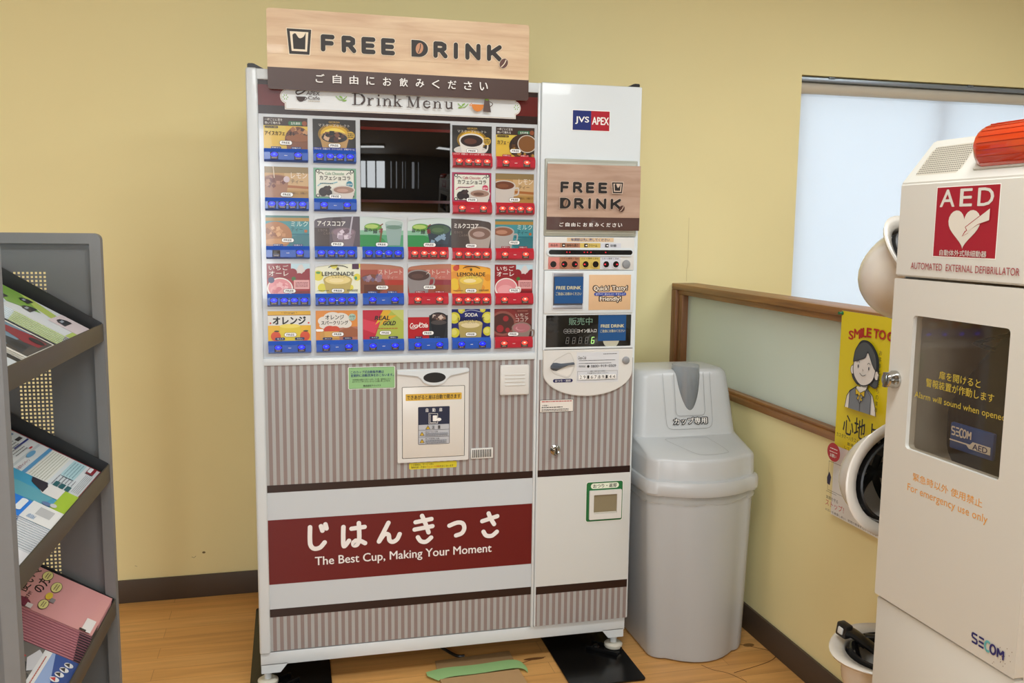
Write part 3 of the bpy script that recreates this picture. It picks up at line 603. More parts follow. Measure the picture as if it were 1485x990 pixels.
for r in range(5):
    for c in range(6):
        f = cards[r][c]
        if f is None: continue
        x0, x1 = cols[c]; zb = 1.5755-.13625*r-(.0022 if c > 3 and r < 4 else 0); zc = zb+.0365; zt = zc+.087
        if r in (2, 3) and c == 1: x1 = .3075
        if r in (2, 3) and c == 2: x0 = .308
        if r in (2, 3) and c == 3: x1 = .5765
        if r in (2, 3) and c == 4: x0 = .577
        b = B(); b.box(x0, x1, .0025, .005, zc, zt, M('#222222', .3)); a = b.art((0, .0025, 0), X, Z, .00011)
        n = N(a, x0, zc, x1, zt); f(n)
        if r in (2, 3) and c in (1, 2, 3, 4):       # the pairs share an arched top
            q = [(0, 1.001), (0, .82), (.02, .875), (.07, .905), (.3, .955), (.7, .992), (1, 1.001)]
            if c in (2, 4): q = [(1-u_, v_) for u_, v_ in q]
            n.a.l += 1; n.a.poly([n.p(*k) for k in q], boardm)
        part(b, 'menu_card')
        x0, x1 = cols[c]
        hot = c > 2 and not (r == 4 and c in (3, 4)); mt = red if hot else blue
        b = B(); b.prism([(x0, .004, zb), (x0, -.006, zb+.0015), (x0, -.013, zb+.006), (x0, -.013, zb+.026), (x0, -.004, zb+.0372), (x0, .004, zb+.0372)], (x1-x0, 0, 0), mt, .0008)
        pos = (.154, .39, .624, .856) if nb[r][c] == 4 else (.232, .773)
        a = b.art((0, -.013, 0), X, Z); w = x1-x0
        a.lines(x0+w*.46, zb+.017, x0+w*.53, zb+.0185, 1, inkw, .8)
        bp = part(b, 'button_panel', 'red button strip' if hot else 'blue button strip')
        for k, q in enumerate(pos):
            cx = x0+w*q; cz = zb+.0165
            b = B(); b.box(cx-.0105, cx+.0105, -.0155, -.012, cz-.0098, cz+.0098, btnk, .001); a = b.art((cx, -.0155, cz), X, Z)
            a.rect(-.0085, -.0085, .0085, -.001, M('#57473f' if hot else '#3d3b52', .25))
            if not (r == 2 and c == 0 and k == 0):
                a.ell(0, .0032, .0092, .0056, lampr if hot else lampb); a.ell(0, .004, .0035, .0022, lampw if hot else M('#2f49ff', .3, emit=2.2))
            a.lines(-.006, -.0075, .006, -.0045, 1, M('#b9a49a', .4), .4, k)
            part(b, 'button', None, bp)
# lower front: stripes, bands and the red name band
b = B(); b.box(.029, .84, .002, .02, .128, .998, stp)
a = b.art((0, .002, 0), X, Z)
lw = M('#c8cfd4', .35); a.rect(.0292, .260, .8398, .618, lw); a.rect(.0292, .618, .8398, .6405, darkband); a.rect(.0292, .235, .8398, .260, darkband); a.rect(.0292, .337, .8398, .535, M('#66090e', .4))
kw = M('#f0ecea', .45); T = .0135
def ks(*st):
    for s_ in st: a.stroke(spline(s_) if len(s_) > 2 else s_, T, kw)
ks([(.152, .506), (.151, .47), (.153, .45), (.163, .439), (.18, .441), (.194, .456)], [(.184, .507), (.188, .493)], [(.197, .512), (.2, .499)])           # ji
ks([(.250, .5), (.249, .47), (.251, .44), (.266, .456)], [(.274, .493), (.313, .496)], [(.296, .509), (.297, .47), (.296, .455)], [(.296, .454), (.29, .442), (.281, .441), (.279, .449), (.286, .455)], [(.286, .455), (.3, .453), (.314, .445)])  # ha
ks([(.385, .504), (.37, .475), (.356, .447), (.372, .468), (.385, .466), (.388, .449), (.398, .443), (.411, .45), (.419, .466)])   # n
ks([(.468, .5), (.517, .507)], [(.465, .477), (.52, .484)], [(.488, .519), (.499, .492), (.508, .465)], [(.475, .452), (.484, .439), (.5, .436), (.516, .448)])  # ki
ks([(.573, .482), (.598, .49), (.615, .486), (.62, .47), (.612, .455), (.594, .449)])   # small tsu
ks([(.677, .489), (.725, .502)], [(.697, .513), (.705, .494), (.715, .477)], [(.681, .455), (.69, .442), (.708, .44), (.724, .452)])   # sa
a.text('The Best Cup, Making Your Moment', .165, .3795, .707, .414, kw, .012)
part(b, 'lower_front_panel', 'striped lower front with a dark red name band')
# stickers, speaker, vent
b = B(); a = b.art((0, .0015, 0), X, Z); gk = M('#8fbf83', .5)
a.rect(.269, .919, .408, .986, inkw, .004); a.rect(.2705, .9205, .4065, .9845, gk, .003)
for i in range(46):
    x = .272+i*.00292; a.l = 4; a.rect(x, .983, x+.0016, .9842, M('#24542c')); a.l = 4; a.rect(x, .9208, x+.0016, .922, M('#24542c'))
nv = M('#1d3670', .5); a.text('このカップ式自動販売機は', .277, .966, .374, .9745, nv, .02); a.text('定期的に自動洗浄をおこないます。', .277, .956, .403, .9645, nv, .02)
a.text('洗浄時間は約数分で完了します。その間、販売停止となり', .282, .945, .394, .9505, ink); a.text('ますのでご了承くださいますようお願い申し上げます。', .282, .939, .394, .9445, ink); a.text('株式会社アペックス', .313, .926, .365, .932, ink, .02)
part(b, 'sticker', 'green notice sticker')
b = B(); b.box(.729, .821, -.009, .003, .887, .981, white2, .004, 3)
for i in range(4): b.box(.743, .808, -.0115, -.008, .9165+i*.011, .9205+i*.011, white2, .0019)
part(b, 'speaker_cover')
b = B(); b.box(.640, .7095, -.002, .003, .690, .7225, white2, .001)
for i in range(11): b.box(.6445+i*.0056, .6475+i*.0056, -.0022, .001, .694, .7185, ink)
part(b, 'air_vent')
# cup door
cd = B(); cd.frame((0, -.006, 0), X, Z, rrect(.413, .690, .631, .9755, .004), rrect(.427, .702, .6192, .9225, .003), .011, white2); cd.box(.427, .6192, .0, .004, .702, .9225, ink)
cup_o = part(cd, 'cup_door', 'off-white cup pick-up door')
b = B(); b.box(.4285, .6177, -.0065, -.001, .7035, .921, M('#dedad2', .3), .0015); part(b, 'flap', None, cup_o)
b = B(); b.prism([(x, -.004, z) for x, z in ([(.4135, .972)]+[(.4135, .962), (.475, .954)]+[(.5245+.04*math.cos(math.radians(t)), .951-.001+.0245*math.sin(math.radians(t))) for t in range(190, 351, 16)]+[(.574, .954), (.6305, .965), (.6305, .975)])], (0, -.009, 0), white, .0012)
a = b.art((0, -.0132, 0), X, Z); a.ell(.5245, .950, .034, .0155, M('#0b0b0c', .5))
part(b, 'sensor_hood', 'white hood with a black oval sensor', cup_o)
b = B(); a = b.art((0, -.0066, 0), X, Z); a.rect(.438, .880, .609, .9005, M('#d2a93a', .45), .002); a.text('できあがると扉は自動で開きます', .442, .8835, .605, .897, ink, .02); part(b, 'sticker', 'ochre sticker', cup_o)
b = B(); a = b.art((0, -.0066, 0), X, Z)
a.rect(.4755, .7435, .572, .860, M('#1c2540', .4), .003); gy = M('#b9bcc2', .45)
a.text('自　動　扉', .499, .844, .549, .8555, inkw, .01); a.rect(.477, .789, .5705, .805, gy); a.rect(.477, .7675, .5705, .788, gy); a.rect(.477, .745, .5705, .7665, gy)
a.stroke([(.508, .84), (.508, .808), (.535, .808), (.535, .838), (.508, .84)], .001, inkw); a.stroke([(.512, .836), (.512, .811), (.531, .811)], .0012, inkw); a.rect(.52, .815, .533, .833, inkw, .002); a.ell(.539, .82, .007, .005, inkw)
yl = M('#d9b22c', .5)
for x, z in ((.505, .7965), (.487, .7775), (.487, .7555)):
    a.poly([(x-.0075, z-.0055), (x+.0075, z-.0055), (x, z+.007)], ink); a.poly([(x-.0055, z-.0045), (x+.0055, z-.0045), (x, z+.0048)], yl); a.rect(x-.0006, z-.002, x+.0006, z+.002, ink)
a.text('注　意', .517, .7915, .543, .8025, ink, .02); a.text('指はさみに注意', .497, .781, .535, .7855, ink); a.lines(.497, .7695, .566, .7795, 3, M('#555a66'), .45, 2); a.text('熱い内容物に注意', .497, .7595, .54, .7645, ink); a.lines(.497, .747, .562, .758, 3, M('#555a66'), .45, 5)
part(b, 'notice', 'navy and grey caution notice', cup_o)
b = B(); a = b.art((0, .0015, 0), X, Z); a.rect(.449, .666, .596, .686, M('#d6c92e', .45), .004); a.text('この機械は、サービス時に', .455, .677, .525, .683, ink); a.text('機械内部・外部の', .455, .669, .501, .6755, ink); a.text('アルコール消毒', .502, .669, .543, .6755, M('#c22a1e')); a.text('をおこないます', .544, .669, .585, .6755, ink); part(b, 'sticker', 'yellow sticker')
# right hand door
b = B(); b.box(.8475, WM, -.007, .04, .1275, 1.8315, white, .004, 3)
a = b.art((0, -.007, 0), X, Z); a.rect(.8525, .643, 1.1625, .995, stp); a.rect(.8525, .6215, 1.1625, .6435, darkband); a.rect(.8525, .2615, 1.1625, .6215, M('#d2d5d3', .35)); a.rect(.8525, .2355, 1.1625, .2615, darkband); a.rect(.8525, .1295, 1.1625, .2355, stp)
part(b, 'side_door')
b = B(); a = b.art((0, -.0082, 0), X, Z); b.box(.944, 1.065, -.008, -.006, 1.6935, 1.756, inkw)
a.rect(.946, 1.6955, 1.004, 1.7535, M('#14276f', .35)); a.rect(1.004, 1.6955, 1.0632, 1.7535, M('#ab1226', .35)); a.text('JVS', .954, 1.7135, .997, 1.7355, inkw, .025); a.text('APEX', 1.0075, 1.7135, 1.0605, 1.7355, inkw, .025)
part(b, 'badge', 'blue and red badge')
b = B(); b.box(.860, 1.158, -.014, -.004, 1.3755, 1.608, M('#a3a598', .35), .003); b.box(.866, 1.152, -.0155, -.013, 1.383, 1.6, M('#b4b5a9', .3), .002); part(b, 'poster_holder', 'grey-green poster holder')
# control panel
cp = B(); cp.box(.861, 1.153, -.017, -.005, 1.272, 1.374, white2, .003); cp.box(.861, 1.153, -.021, -.005, 1.138, 1.271, white, .004)
cp.frame((0, -.017, 0), X, Z, rrect(.861, 1.026, 1.157, 1.142, .003), rrect(.8695, 1.034, 1.149, 1.1335, .002), .01, white)
pts = [(.863, 1.03)]+[(1.01-.147*math.cos(math.radians(t)), .955-.0775*math.sin(math.radians(t))) for t in range(0, 181, 10)]+[(1.157, 1.03)]
cp.prism([(x, -.006, z) for x, z in pts], (0, -.011, 0), white2, .002)
a = cp.art((0, -.0172, 0), X, Z)
a.rect(.932, 1.3595, 1.083, 1.3715, M('#d9bd98', .5)); a.text('味調節は先に押してください', .945, 1.361, 1.07, 1.3702, nv, .02)
sal, cop, yel, lil = M('#cf857c', .45), M('#b07a5c', .45), M('#cdb45e', .45), M('#cfd1d9', .45)
for x0, x1, mt in ((.873, .909, sal), (.909, .974, cop), (.974, 1.04, yel), (1.04, 1.107, lil)):
    a.rect(x0, 1.3405, x1, 1.3555, mt); a.rect(x0, 1.2755, x1, 1.3125, mt)
a.text('ぬるめ', .88, 1.3445, .902, 1.3525, ink); a.rect(.916, 1.343, .926, 1.3535, ink); a.text('珈琲の濃さ', .93, 1.344, .968, 1.3525, ink, .01); a.rect(.987, 1.343, .998, 1.3535, ink); a.text('クリーム', 1.001, 1.344, 1.029, 1.3525, ink, .01); a.rect(1.055, 1.343, 1.066, 1.3535, ink); a.text('砂糖', 1.072, 1.344, 1.091, 1.3525, ink, .01)
for i, (u_, v_) in enumerate(((.92, .1), (.9925, .1), (1.0605, .1))): a.ell(u_+.001, 1.348, .003, .002, inkw)
for x in (.914, .978, 1.044): a.text('少な ←標準→ 多め', x, 1.306, x+.056, 1.311, ink)
cpo = part(cp, 'control_panel')
b = B(); b.prism([(x, -.016, z) for x, z in rrect(.866, 1.314, 1.149, 1.341, .0134)], (0, -.005, 0), white, .0015); b.prism([(x, -.0205, z) for x, z in rrect(.8735, 1.32, 1.1445, 1.3345, .0072)], (0, -.001, 0), M('#101012', .12))
a = b.art((0, -.0216, 0), X, Z); led = M('#d01828', .4, emit=.5)
for x in (.931, .94, .987, .997, 1.008, 1.056): a.ell(x, 1.3275, .0022, .0017, led)
part(b, 'indicator_bar', None, cpo)
for i, x in enumerate((.8885, .9235, .957, .992, 1.0245, 1.059, 1.091)):
    b = B(); b.lathe((x, -.016, 1.2905), (0, -1, 0), [(.0135, 0), (.0135, .004), (.0115, .006), (.0098, .006), (.0098, .0035)], (sal, cop, cop, yel, yel, lil, lil)[i], 24, (True, False)); b.cyl((x, -.0185, 1.2905), (0, -1, 0), .0098, .0022, M('#191413', .15), 24)
    if i not in (0, 4): a = b.art((x, -.0208, 1.2905), X, Z); a.ell(-.003 if i in (1, 3, 5) else .004, 0, .0028, .0022, M('#e02438', .4, emit=.8))
    part(b, 'button', None, cpo)
b = B(); b.lathe((1.1265, -.016, 1.2905), (0, -1, 0), [(.0135, 0), (.0135, .003), (.011, .006), (.005, .0075)], M('#8d8f92', .35), 24); part(b, 'lock_cap', 'grey round cap', cpo)
b = B(); b.lathe((1.134, -.016, .988), (0, -1, 0), [(.0125, 0), (.0125, .003), (.01, .0055), (.005, .007)], M('#8d8f92', .35), 24); part(b, 'lock_cap', 'grey round cap', cpo)
b = B(); b.frame((0, -.0235, 0), X, Z, rrect(.8865, 1.150, .9865, 1.265, .002), rrect(.889, 1.153, .984, 1.2625, .002), .003, M('#c9c9cc', .3)); b.box(.889, .984, -.0214, -.0205, 1.153, 1.2625, M('#55565c', .3)); b.box(.889, .984, -.0228, -.021, 1.252, 1.262, M('#8c8f98', .3, .5), .0006); b.box(.889, .984, -.0232, -.021, 1.154, 1.1645, M('#b9bcc4', .25, .5), .0006)
a = b.art((0, -.0242, 0), X, Z); pb = M('#1b4f86', .35); py = M('#dcd3a0', .5); b.box(.8925, .985, -.0242, -.0236, 1.1705, 1.2525, pb)
a.text('FREE DRINK', .898, 1.214, .9775, 1.2235, py, .025); a.text('ご自由にお飲みください', .897, 1.1955, .98, 1.2055, py)
part(b, 'bill_slot', 'banknote slot covered by a blue card', cpo)
b = B(); b.box(1.0045, 1.1425, -.022, -.018, 1.149, 1.2585, M('#d9b48c', .5), .001); a = b.art((0, -.0221, 0), X, Z)
for m_, o in ((M('#3a2318'), .13), (M('#f6ead8'), .015)):
    a.text('Quick!', 1.02-o*.012, 1.207-o*.01, 1.069+o*.012, 1.2235+o*.01, m_, o); a.text('Tasty!', 1.08-o*.012, 1.207-o*.01, 1.129+o*.012, 1.2235+o*.01, m_, o); a.text('Friendly!', 1.041-o*.012, 1.1735-o*.01, 1.109+o*.012, 1.1905+o*.01, m_, o)
a.rect(1.021, 1.1935, 1.127, 1.2035, M('#27459c'), .005); a.text('はやい！おいしい！やさしい！', 1.027, 1.1955, 1.122, 1.202, inkw)
part(b, 'sticker', 'beige slogan sticker', cpo)
b = B(); b.box(.868, 1.150, -.0135, -.009, 1.033, 1.135, M('#070709', .08, coat=1)); a = b.art((0, -.0136, 0), X, Z)
dg_ = M('#5f7d6a', .5, emit=.06); dim = M('#5a5a58', .5)
a.text('販売中', .944, 1.102, 1.021, 1.1255, dg_, .012); a.text('準備中', .877, 1.119, .912, 1.126, M('#2b2b2c')); a.text('売切れ', .877, 1.1, .912, 1.108, M('#2b2b2c')); a.text('洗浄中', .877, 1.08, .912, 1.088, M('#2b2b2c'))
for i in range(4):
    q = [(.934+i*.011+.0068*math.cos(t*.5236), 1.0835+.0068*math.sin(t*.5236)) for t in range(13)]; a.stroke(q, .0012, M('#8a8a88')); a.stroke([(.931+i*.011, 1.0835), (.937+i*.011, 1.0835)], .002, M('#8a8a88'))
a.text('コイン投入口', .972, 1.0785, 1.034, 1.09, M('#d8d8d4'), .015)
def digit(x, on, mt):
    z0, h, w, k = 1.045, .0095, .0085, .0012
    S = {'a': [(0, 2), (1, 2)], 'b': [(1, 2), (1, 1)], 'c': [(1, 1), (1, 0)], 'd': [(0, 0), (1, 0)], 'e': [(0, 0), (0, 1)], 'f': [(0, 1), (0, 2)], 'g': [(0, 1), (1, 1)]}
    for s_ in on: a.stroke([(x+u_*w+v_*k, z0+v_*h) for u_, v_ in S[s_]], .0021, mt, False)
for i in range(4): digit(.934+i*.0205, 'abcdefg', dim)
digit(1.0155, 'acdefg', M('#a6dc7c', .5, emit=.55))
b.box(1.0405, 1.1325, -.0145, -.0135, 1.051, 1.132, pb); a.l += 8; a2 = b.art((0, -.0146, 0), X, Z); a2.text('FREE DRINK', 1.049, 1.093, 1.126, 1.1025, py, .025); a2.text('ご自由にお飲みください', 1.047, 1.0775, 1.129, 1.087, py)
b.lathe((1.084, -.0137, 1.055), (0, -1, 0), [(.027, 0), (.027, .0004)], M('#b9b7a4', .4), 32)
part(b, 'price_display', 'black display with a blue card over the coin slot', cpo)
b = B(); b.lathe((.928, -.0165, .977), (0, -1, 0), [(.001, .0006), (.001, .0007)], white2, 8)
a = b.art((0, -.0172, 0), X, Z)
tri = lambda k: [(.886-k, .972)]+[(.886+.012, .955)][:0]+spline([(.886-k, .972), (.895, .955-k), (.918, .945-k), (.94, .939-k), (.953, .948-k), (.963+k, .975), (.955, 1.006+k), (.944, 1.0145+k), (.92, 1.004+k), (.897, .99+k), (.886-k, .972)])
a.poly(tri(.0022)[1:-1], M('#c4c2bc', .3)); a.poly(tri(-.001)[1:-1], M('#d6d4d0', .3)); a.poly([(.9, .96), (.92, .949), (.94, .943), (.951, .95), (.96, .975), (.93, .972)], M('#e3e0da', .3))
b.loft([[V3((x, y, z-w)), V3((x, y-.009, z-w*.3)), V3((x, y-.009, z+w*.3)), V3((x, y, z+w))] for x, y, z, w in ((.886, -.0175, .972, .004), (.894, -.018, .974, .012), (.905, -.018, .973, .013), (.92, -.018, .975, .008), (.945, -.018, .981, .004), (.961, -.018, .982, .0045))], M('#4d5560', .3))
part(b, 'return_lever', 'dark grey coin return lever', cpo)
b = B(); a = b.art((0, -.0172, 0), X, Z); a.rect(.971, .921, 1.11, 1.017, M('#d4d6da', .4)); a.text('Coca-Cola', .975, .995, 1.002, 1.005, ink, .01, shear=.2); a.lines(1.058, 1.0085, 1.104, 1.012, 1, ink, .5); a.lines(.978, .989, 1.098, .9925, 1, ink, .45, 3); a.lines(.978, .98, 1.085, .9835, 1, ink, .45, 4); a.lines(.978, .969, 1.0, .976, 2, ink, .4, 6)
a.ell(1.009, .972, .0042, .0042, ink); a.text('0800−919−0509', 1.018, .9685, 1.101, .9765, M('#3a3a3e'), .01)
a.stroke([(.974, .957), (.974, .928), (1.106, .928), (1.106, .957), (.974, .957)], .0007, M('#777777')); a.text('故障・お問い合わせの際は', 1.016, .9545, 1.065, .9585, ink); a.text('下記番号をお伝えください', 1.005, .9485, 1.076, .9525, ink); a.rect(.979, .931, 1.101, .9455, inkw)
for i, ch in enumerate('2916789144'): a.text(ch, .9815+i*.0121, .9333, .988+i*.0121, .9438, ink); a.stroke([(.991+i*.0121, .931), (.991+i*.0121, .9455)], .0005, M('#888888'))
part(b, 'notice', 'grey telephone notice', cpo)
b = B(); a = b.art((0, -.0172, 0), X, Z); a.rect(.895, .9235, .959, .9345, M('#1a1c52', .4), .0054); a.text('おつり・返却', .902, .9255, .952, .9325, inkw, .01); part(b, 'sticker', 'navy change return sticker', cpo)
b = B(); a = b.art((0, -.0084, 0), X, Z); a.rect(.856, .8285, .9655, .8685, ink); a.rect(.857, .8297, .9645, .8673, M('#e4ded6')); a.lines(.862, .86, .96, .8655, 1, M('#b03030'), .5, 2); a.text('お客様へ', .864, .848, .885, .853, ink, .01); a.lines(.862, .841, .93, .848, 1, ink, .35, 4); a.lines(.862, .8315, .95, .84, 2, ink, .4, 5); part(b, 'sticker', 'small white notice sticker')
b = B(); b.lathe((.909, -.007, .707), (0, -1, 0), [(.0165, 0), (.0165, .003), (.012, .006), (.012, .015), (.009, .018), (.009, .012)], M('#b5b5b2', .15, 1), 24); b.box(.907, .911, -.021, -.018, .699, .715, ink); part(b, 'door_lock', 'chrome lock')
b = B(); a = b.art((0, -.0084, 0), X, Z); a.rect(1.014, .464, 1.14, .5965, inkw, .008); a.rect(1.0155, .4655, 1.1385, .595, M('#1f6b3a', .4), .007); a.rect(1.03, .573, 1.125, .591, M('#e6ecd9'), .009); a.text('おつり・返却', 1.038, .5755, 1.117, .5885, ink, .025)
b.frame((0, -.014, 0), X, Z, rrect(1.025, .4725, 1.134, .568, .003), rrect(1.0395, .4905, 1.1185, .5535, .002), .0055, white2); b.box(1.0395, 1.1185, -.0095, -.0086, .4905, .5535, M('#8d8268', .12, coat=.6)); b.box(1.0395, 1.1185, -.012, -.009, .4905, .4955, M('#c9c6bd', .2), .001)
part(b, 'coin_return', 'green framed coin return')
# base, feet, caps
b = B(); b.box(.001, 1.163, .004, .06, .083, .124, white, .002)
for x0, x1, s in ((.002, .082, 1), (1.083, 1.16, -1)):
    o, i_ = (x0, x1) if s > 0 else (x1, x0); b.prism([(o, .004, .088), (o, .004, .058), (i_-s*.024, .004, .058), (i_, .004, .088)], (0, .056, 0), white, .001)
b.box(.003, .04, .06, .74, .083, .124, white, .002); b.box(1.125, 1.16, .06, .74, .083, .124, white, .002)
part(b, 'base_beam')
for x in (.02, 1.137):
    for y in (.035, .7):
        b = B(); b.cyl((x, y, .03), Z, .011, .032, white, 20); b.lathe((x, y, .0125), Z, [(.028, 0), (.0305, .004), (.0305, .012), (.022, .018)], M('#d6d2c4', .45), 28); part(b, 'levelling_foot')
b = B(); b.prism([(.004, .0, 1.826), (.004, .0, 1.842), (.02, .0, 1.843), (.055, .0, 1.826)], (0, .05, 0), M('#1b1b1d', .4), .002); part(b, 'hinge_cap', 'black corner cap')
b = B(); b.prism([(1.163, .0, 1.826), (1.163, .0, 1.842), (1.145, .0, 1.842), (1.115, .0, 1.826)], (0, .05, 0), M('#1b1b1d', .4), .002); part(b, 'hinge_cap', 'black corner cap')

# ------------------------------------------------------------------ signs on the machine
signwood = wood('printed_wood', '#d0ac88', '#e8cda8', (3, 3, 26), .4, .25); signwood2 = wood('printed_grey_wood', '#a98a76', '#c2a592', (3, 3, 26), .35, .45)
def letters(a, txt, xs, z0, z1, ws, lw, mi, mo, gap):
    h = z1-z0
    G = {'F': [[(0, 0), (0, 1)], [(0, 1), (1, 1)], [(0, .5), (.9, .5)]], 'R': [[(0, 0), (0, 1)], [(0, 1), (.6, 1), (.9, .88), (.9, .62), (.6, .48), (0, .48)], [(.5, .48), (1, 0)]], 'E': [[(1, 1), (0, 1), (0, 0), (1, 0)], [(0, .5), (.9, .5)]],
         'I': [[(.5, 0), (.5, 1)]], 'N': [[(0, 0), (0, 1), (1, 0), (1, 1)]], 'K': [[(0, 0), (0, 1)], [(1, 1), (.1, .42)], [(.35, .55), (1, 0)]]}
    for k, m_ in ((gap, mo), (0, mi)):
        for ch, x, w in zip(txt, xs, ws):
            if ch == 'D':
                pts = [(x-k-lw/2, z0-k-lw/2), (x-k-lw/2, z1+k+lw/2)]+[(x+w*.42+(w*.58+k+lw/2)*math.cos(math.radians(t)), (z0+z1)/2+(h/2+k+lw/2)*math.sin(math.radians(t))) for t in range(90, -91, -12)]
                a.poly(pts, m_); continue
            for s_ in G[ch]: a.stroke([(x+u_*w, z0+v_*h) for u_, v_ in s_], lw+2*k, m_)
            a.l -= len(G[ch])
        a.l += 5
def bean(a, x, z, rx, ry, m_, ms, rot):
    a.ell(x, z, rx, ry, m_, rot); c, q = math.cos(rot), math.sin(rot)
    a.stroke(spline([(x+q*ry*.8, z-c*ry*.8), (x+rx*.15*c, z+rx*.15*q), (x-q*ry*.8, z+c*ry*.8)]), rx*.22, ms)
def glass_icon(a, x0, x1, z0, z1, mi, mo):
    w = x1-x0; i = w*.09
    a.poly([(x0-.002, z1+.002), (x1+.002, z1+.002), (x1-i+.002, z0-.002), (x0+i-.002, z0-.002)], mo)
    a.poly([(x0, z1), (x1, z1), (x1-i, z0), (x0+i, z0)], mi); t = w*.12
    a.poly([(x0+t, z1-t*.9), (x1-t, z1-t*.9), (x1-i-t*.8, z0+t), (x0+i+t*.8, z0+t)], mo)
    t *= 1.9; zz = z1-(z1-z0)*.24
    a.poly([(x0+t, zz)]+spline([(x0+t, zz), (x0+t+w*.12, zz+.004), (x0+w*.5, zz-.008), (x1-t-w*.1, zz-.004), (x1-t, zz+.008)])+[(x1-i-t*.75, z0+t*.9), (x0+i+t*.75, z0+t*.9)], mi)
sgn = B(); yS = -.019
sgn.prism([(x, yS, z) for x, z in rrect(.0585, 1.773, .8035, 1.989, .008)], (0, .003, 0), M('#bfa384', .3)); a = sgn.art((0, yS, 0), X, Z)
a.poly(rrect(.0585, 1.773, .8035, 1.989, .008), signwood)
bt = rrect(.0585, 1.773, .8035, 1.80, .008); a.poly([p_ for p_ in bt if p_[1] < 1.79]+[(.8035, 1.832), (.0585, 1.832)], M('#4a322a', .35, coat=.25))
for zz in (1.953, 1.913, 1.868): a.rect(.0585, zz, .8035, zz+.0008, M('#cfae88', .35))
sg_i, sg_o = M('#261d16', .5), M('#f1e2c8', .35)
glass_icon(a, .112, .178, 1.8695, 1.937, sg_i, sg_o)
letters(a, 'FREEDRINK', [.2095, .2665, .3215, .3765, .4625, .5255, .5845, .6185, .6825], 1.8868, 1.9205, [.0255, .028, .0265, .0265, .035, .0285, .0001, .0325, .0315], .0125, sg_i, sg_o, .0018)
bean(a, .479, 1.904, .0105, .0155, M('#c98f68', .35), sg_i, -.25); bean(a, .7265, 1.8755, .0125, .016, sg_o, sg_o, -.6); bean(a, .7265, 1.8755, .0115, .015, M('#5d3428', .35), sg_o, -.6)
for i, ch in enumerate('ご自由にお飲みください'):
    x = .188+i*.0467; a.text(ch, x, 1.7955, x+(.022 if ch in 'くに' else .0235), 1.8185, inkw, .022)
o = sgn.build('sign_board', org=(.43, yS, 1.773)); tag(o, 'wide wood-look FREE DRINK sign with brown lower band standing up on the machine top', 'sign')
sh = B(); yS = -.024
def bend(x, z): return V3((x, yS-.004*max(0, (x-1.02)/.14)**2-.002*math.sin((z-1.39)*14), z))
nx, nz_ = 14, 10; g0, g1, h0, h1 = .864, 1.1615, 1.3945, 1.5915
vs = [bend(g0+(g1-g0)*i/nx, h0+(h1-h0)*j/nz_) for j in range(nz_+1) for i in range(nx+1)]
def sheetpart(j0, j1, m_):
    fs = [(j*(nx+1)+i, j*(nx+1)+i+1, (j+1)*(nx+1)+i+1, (j+1)*(nx+1)+i) for j in range(j0, j1) for i in range(nx)]
    sh.add(vs, fs, m_)
sh.add([v+V3((0, .0006, 0)) for v in vs], [(j*(nx+1)+i, (j+1)*(nx+1)+i, (j+1)*(nx+1)+i+1, j*(nx+1)+i+1) for j in range(nz_) for i in range(nx)], inkw)
sheetpart(0, 2, M('#4f332d', .3, coat=.7)); sheetpart(2, nz_, signwood2)
class Bent(Art):
    def P(s, x, y, l=None): p_ = bend(x, y); return p_+V3((0, -s.e*(s.l if l is None else l), 0))
a = Bent(sh, (0, 0, 0), X, Z, .00025); a.l = 4
FX = ([.909, .9485, .990, 1.030], [.0185, .022, .0185, .020], [.9075, .952, .9975, 1.022, 1.069], [.026, .023, .0001, .025, .025], (1.0675, 1.103, 1.508, 1.5405), .9205, 1.1005)
s_i = M('#160f0c', .45)
letters(a, 'FREE', FX[0], 1.511, 1.5355, FX[1], .0082, s_i, M('#d3bcaa', .3), .0014); letters(a, 'DRINK', FX[2], 1.4632, 1.4872, FX[3], .0082, s_i, M('#d3bcaa', .3), .0014)
glass_icon(a, *FX[4], s_i, M('#d3bcaa', .3)); bean(a, FX[5], 1.4752, .0075, .0105, M('#9a7b66', .3), s_i, -.25); bean(a, FX[6], 1.461, .0085, .0105, M('#4a2c24', .3), M('#d3bcaa', .3), -.6)
for i, ch in enumerate('ご自由にお飲みください'):
    x = .9025+i*.0187; a.text(ch, x, 1.4055, x+(.0105 if ch in 'くに' else .0125), 1.417, inkw, .022)
o = sh.build('poster_sheet', org=(1.01, yS, 1.3945)); tag(o, 'laminated FREE DRINK sheet in the holder on the narrow right door', 'poster')

# ------------------------------------------------------------------ things on the floor under the machine
blk = M('#0d0d0e', .22, var=.2, scale=60, name='black_steel')
def plate(x0, x1, y0, y1, fx, label):
    t = thing('steel_plate', label, 'plate', ((x0+x1)/2, (y0+y1)/2, 0))
    b = B(); b.prism([(x, y, .001) for x, y in rrect(x0, y0, x1, y1, .012)], (0, 0, .0055), blk, .0008); b.build('plate', t)
    s = -1 if fx > .5 else 1
    b = B(); mt = M('#1d1e20', .25, .6)
    R_ = Matrix.Translation((fx+s*.035, .028, .0065)) @ Matrix.Rotation(s*.75 if s < 0 else .6, 4, 'Z')
    b.box(-.055, .055, -.024, .024, 0, .004, mt, .001, mat=R_); b.box(-.055, .055, -.024, -.02, 0, .013, mt, .001, mat=R_); b.box(-.055, .055, .02, .024, 0, .013, mt, .001, mat=R_); b.build('foot_bracket', t)
    b = B(); c0 = R_ @ V3((-.03, 0, .003)); b.cyl(c0, Z, .008, .01, M('#8d8f92', .25, 1), 6); b.cyl(c0, Z, .013, .003, M('#8d8f92', .25, 1), 20); b.build('bolt', t)
plate(.922, 1.166, -.185, .62, 1.137, 'black steel plate under the right feet of the machine')
plate(-.034, .21, -.185, .62, .02, 'black steel plate under the left feet of the machine')
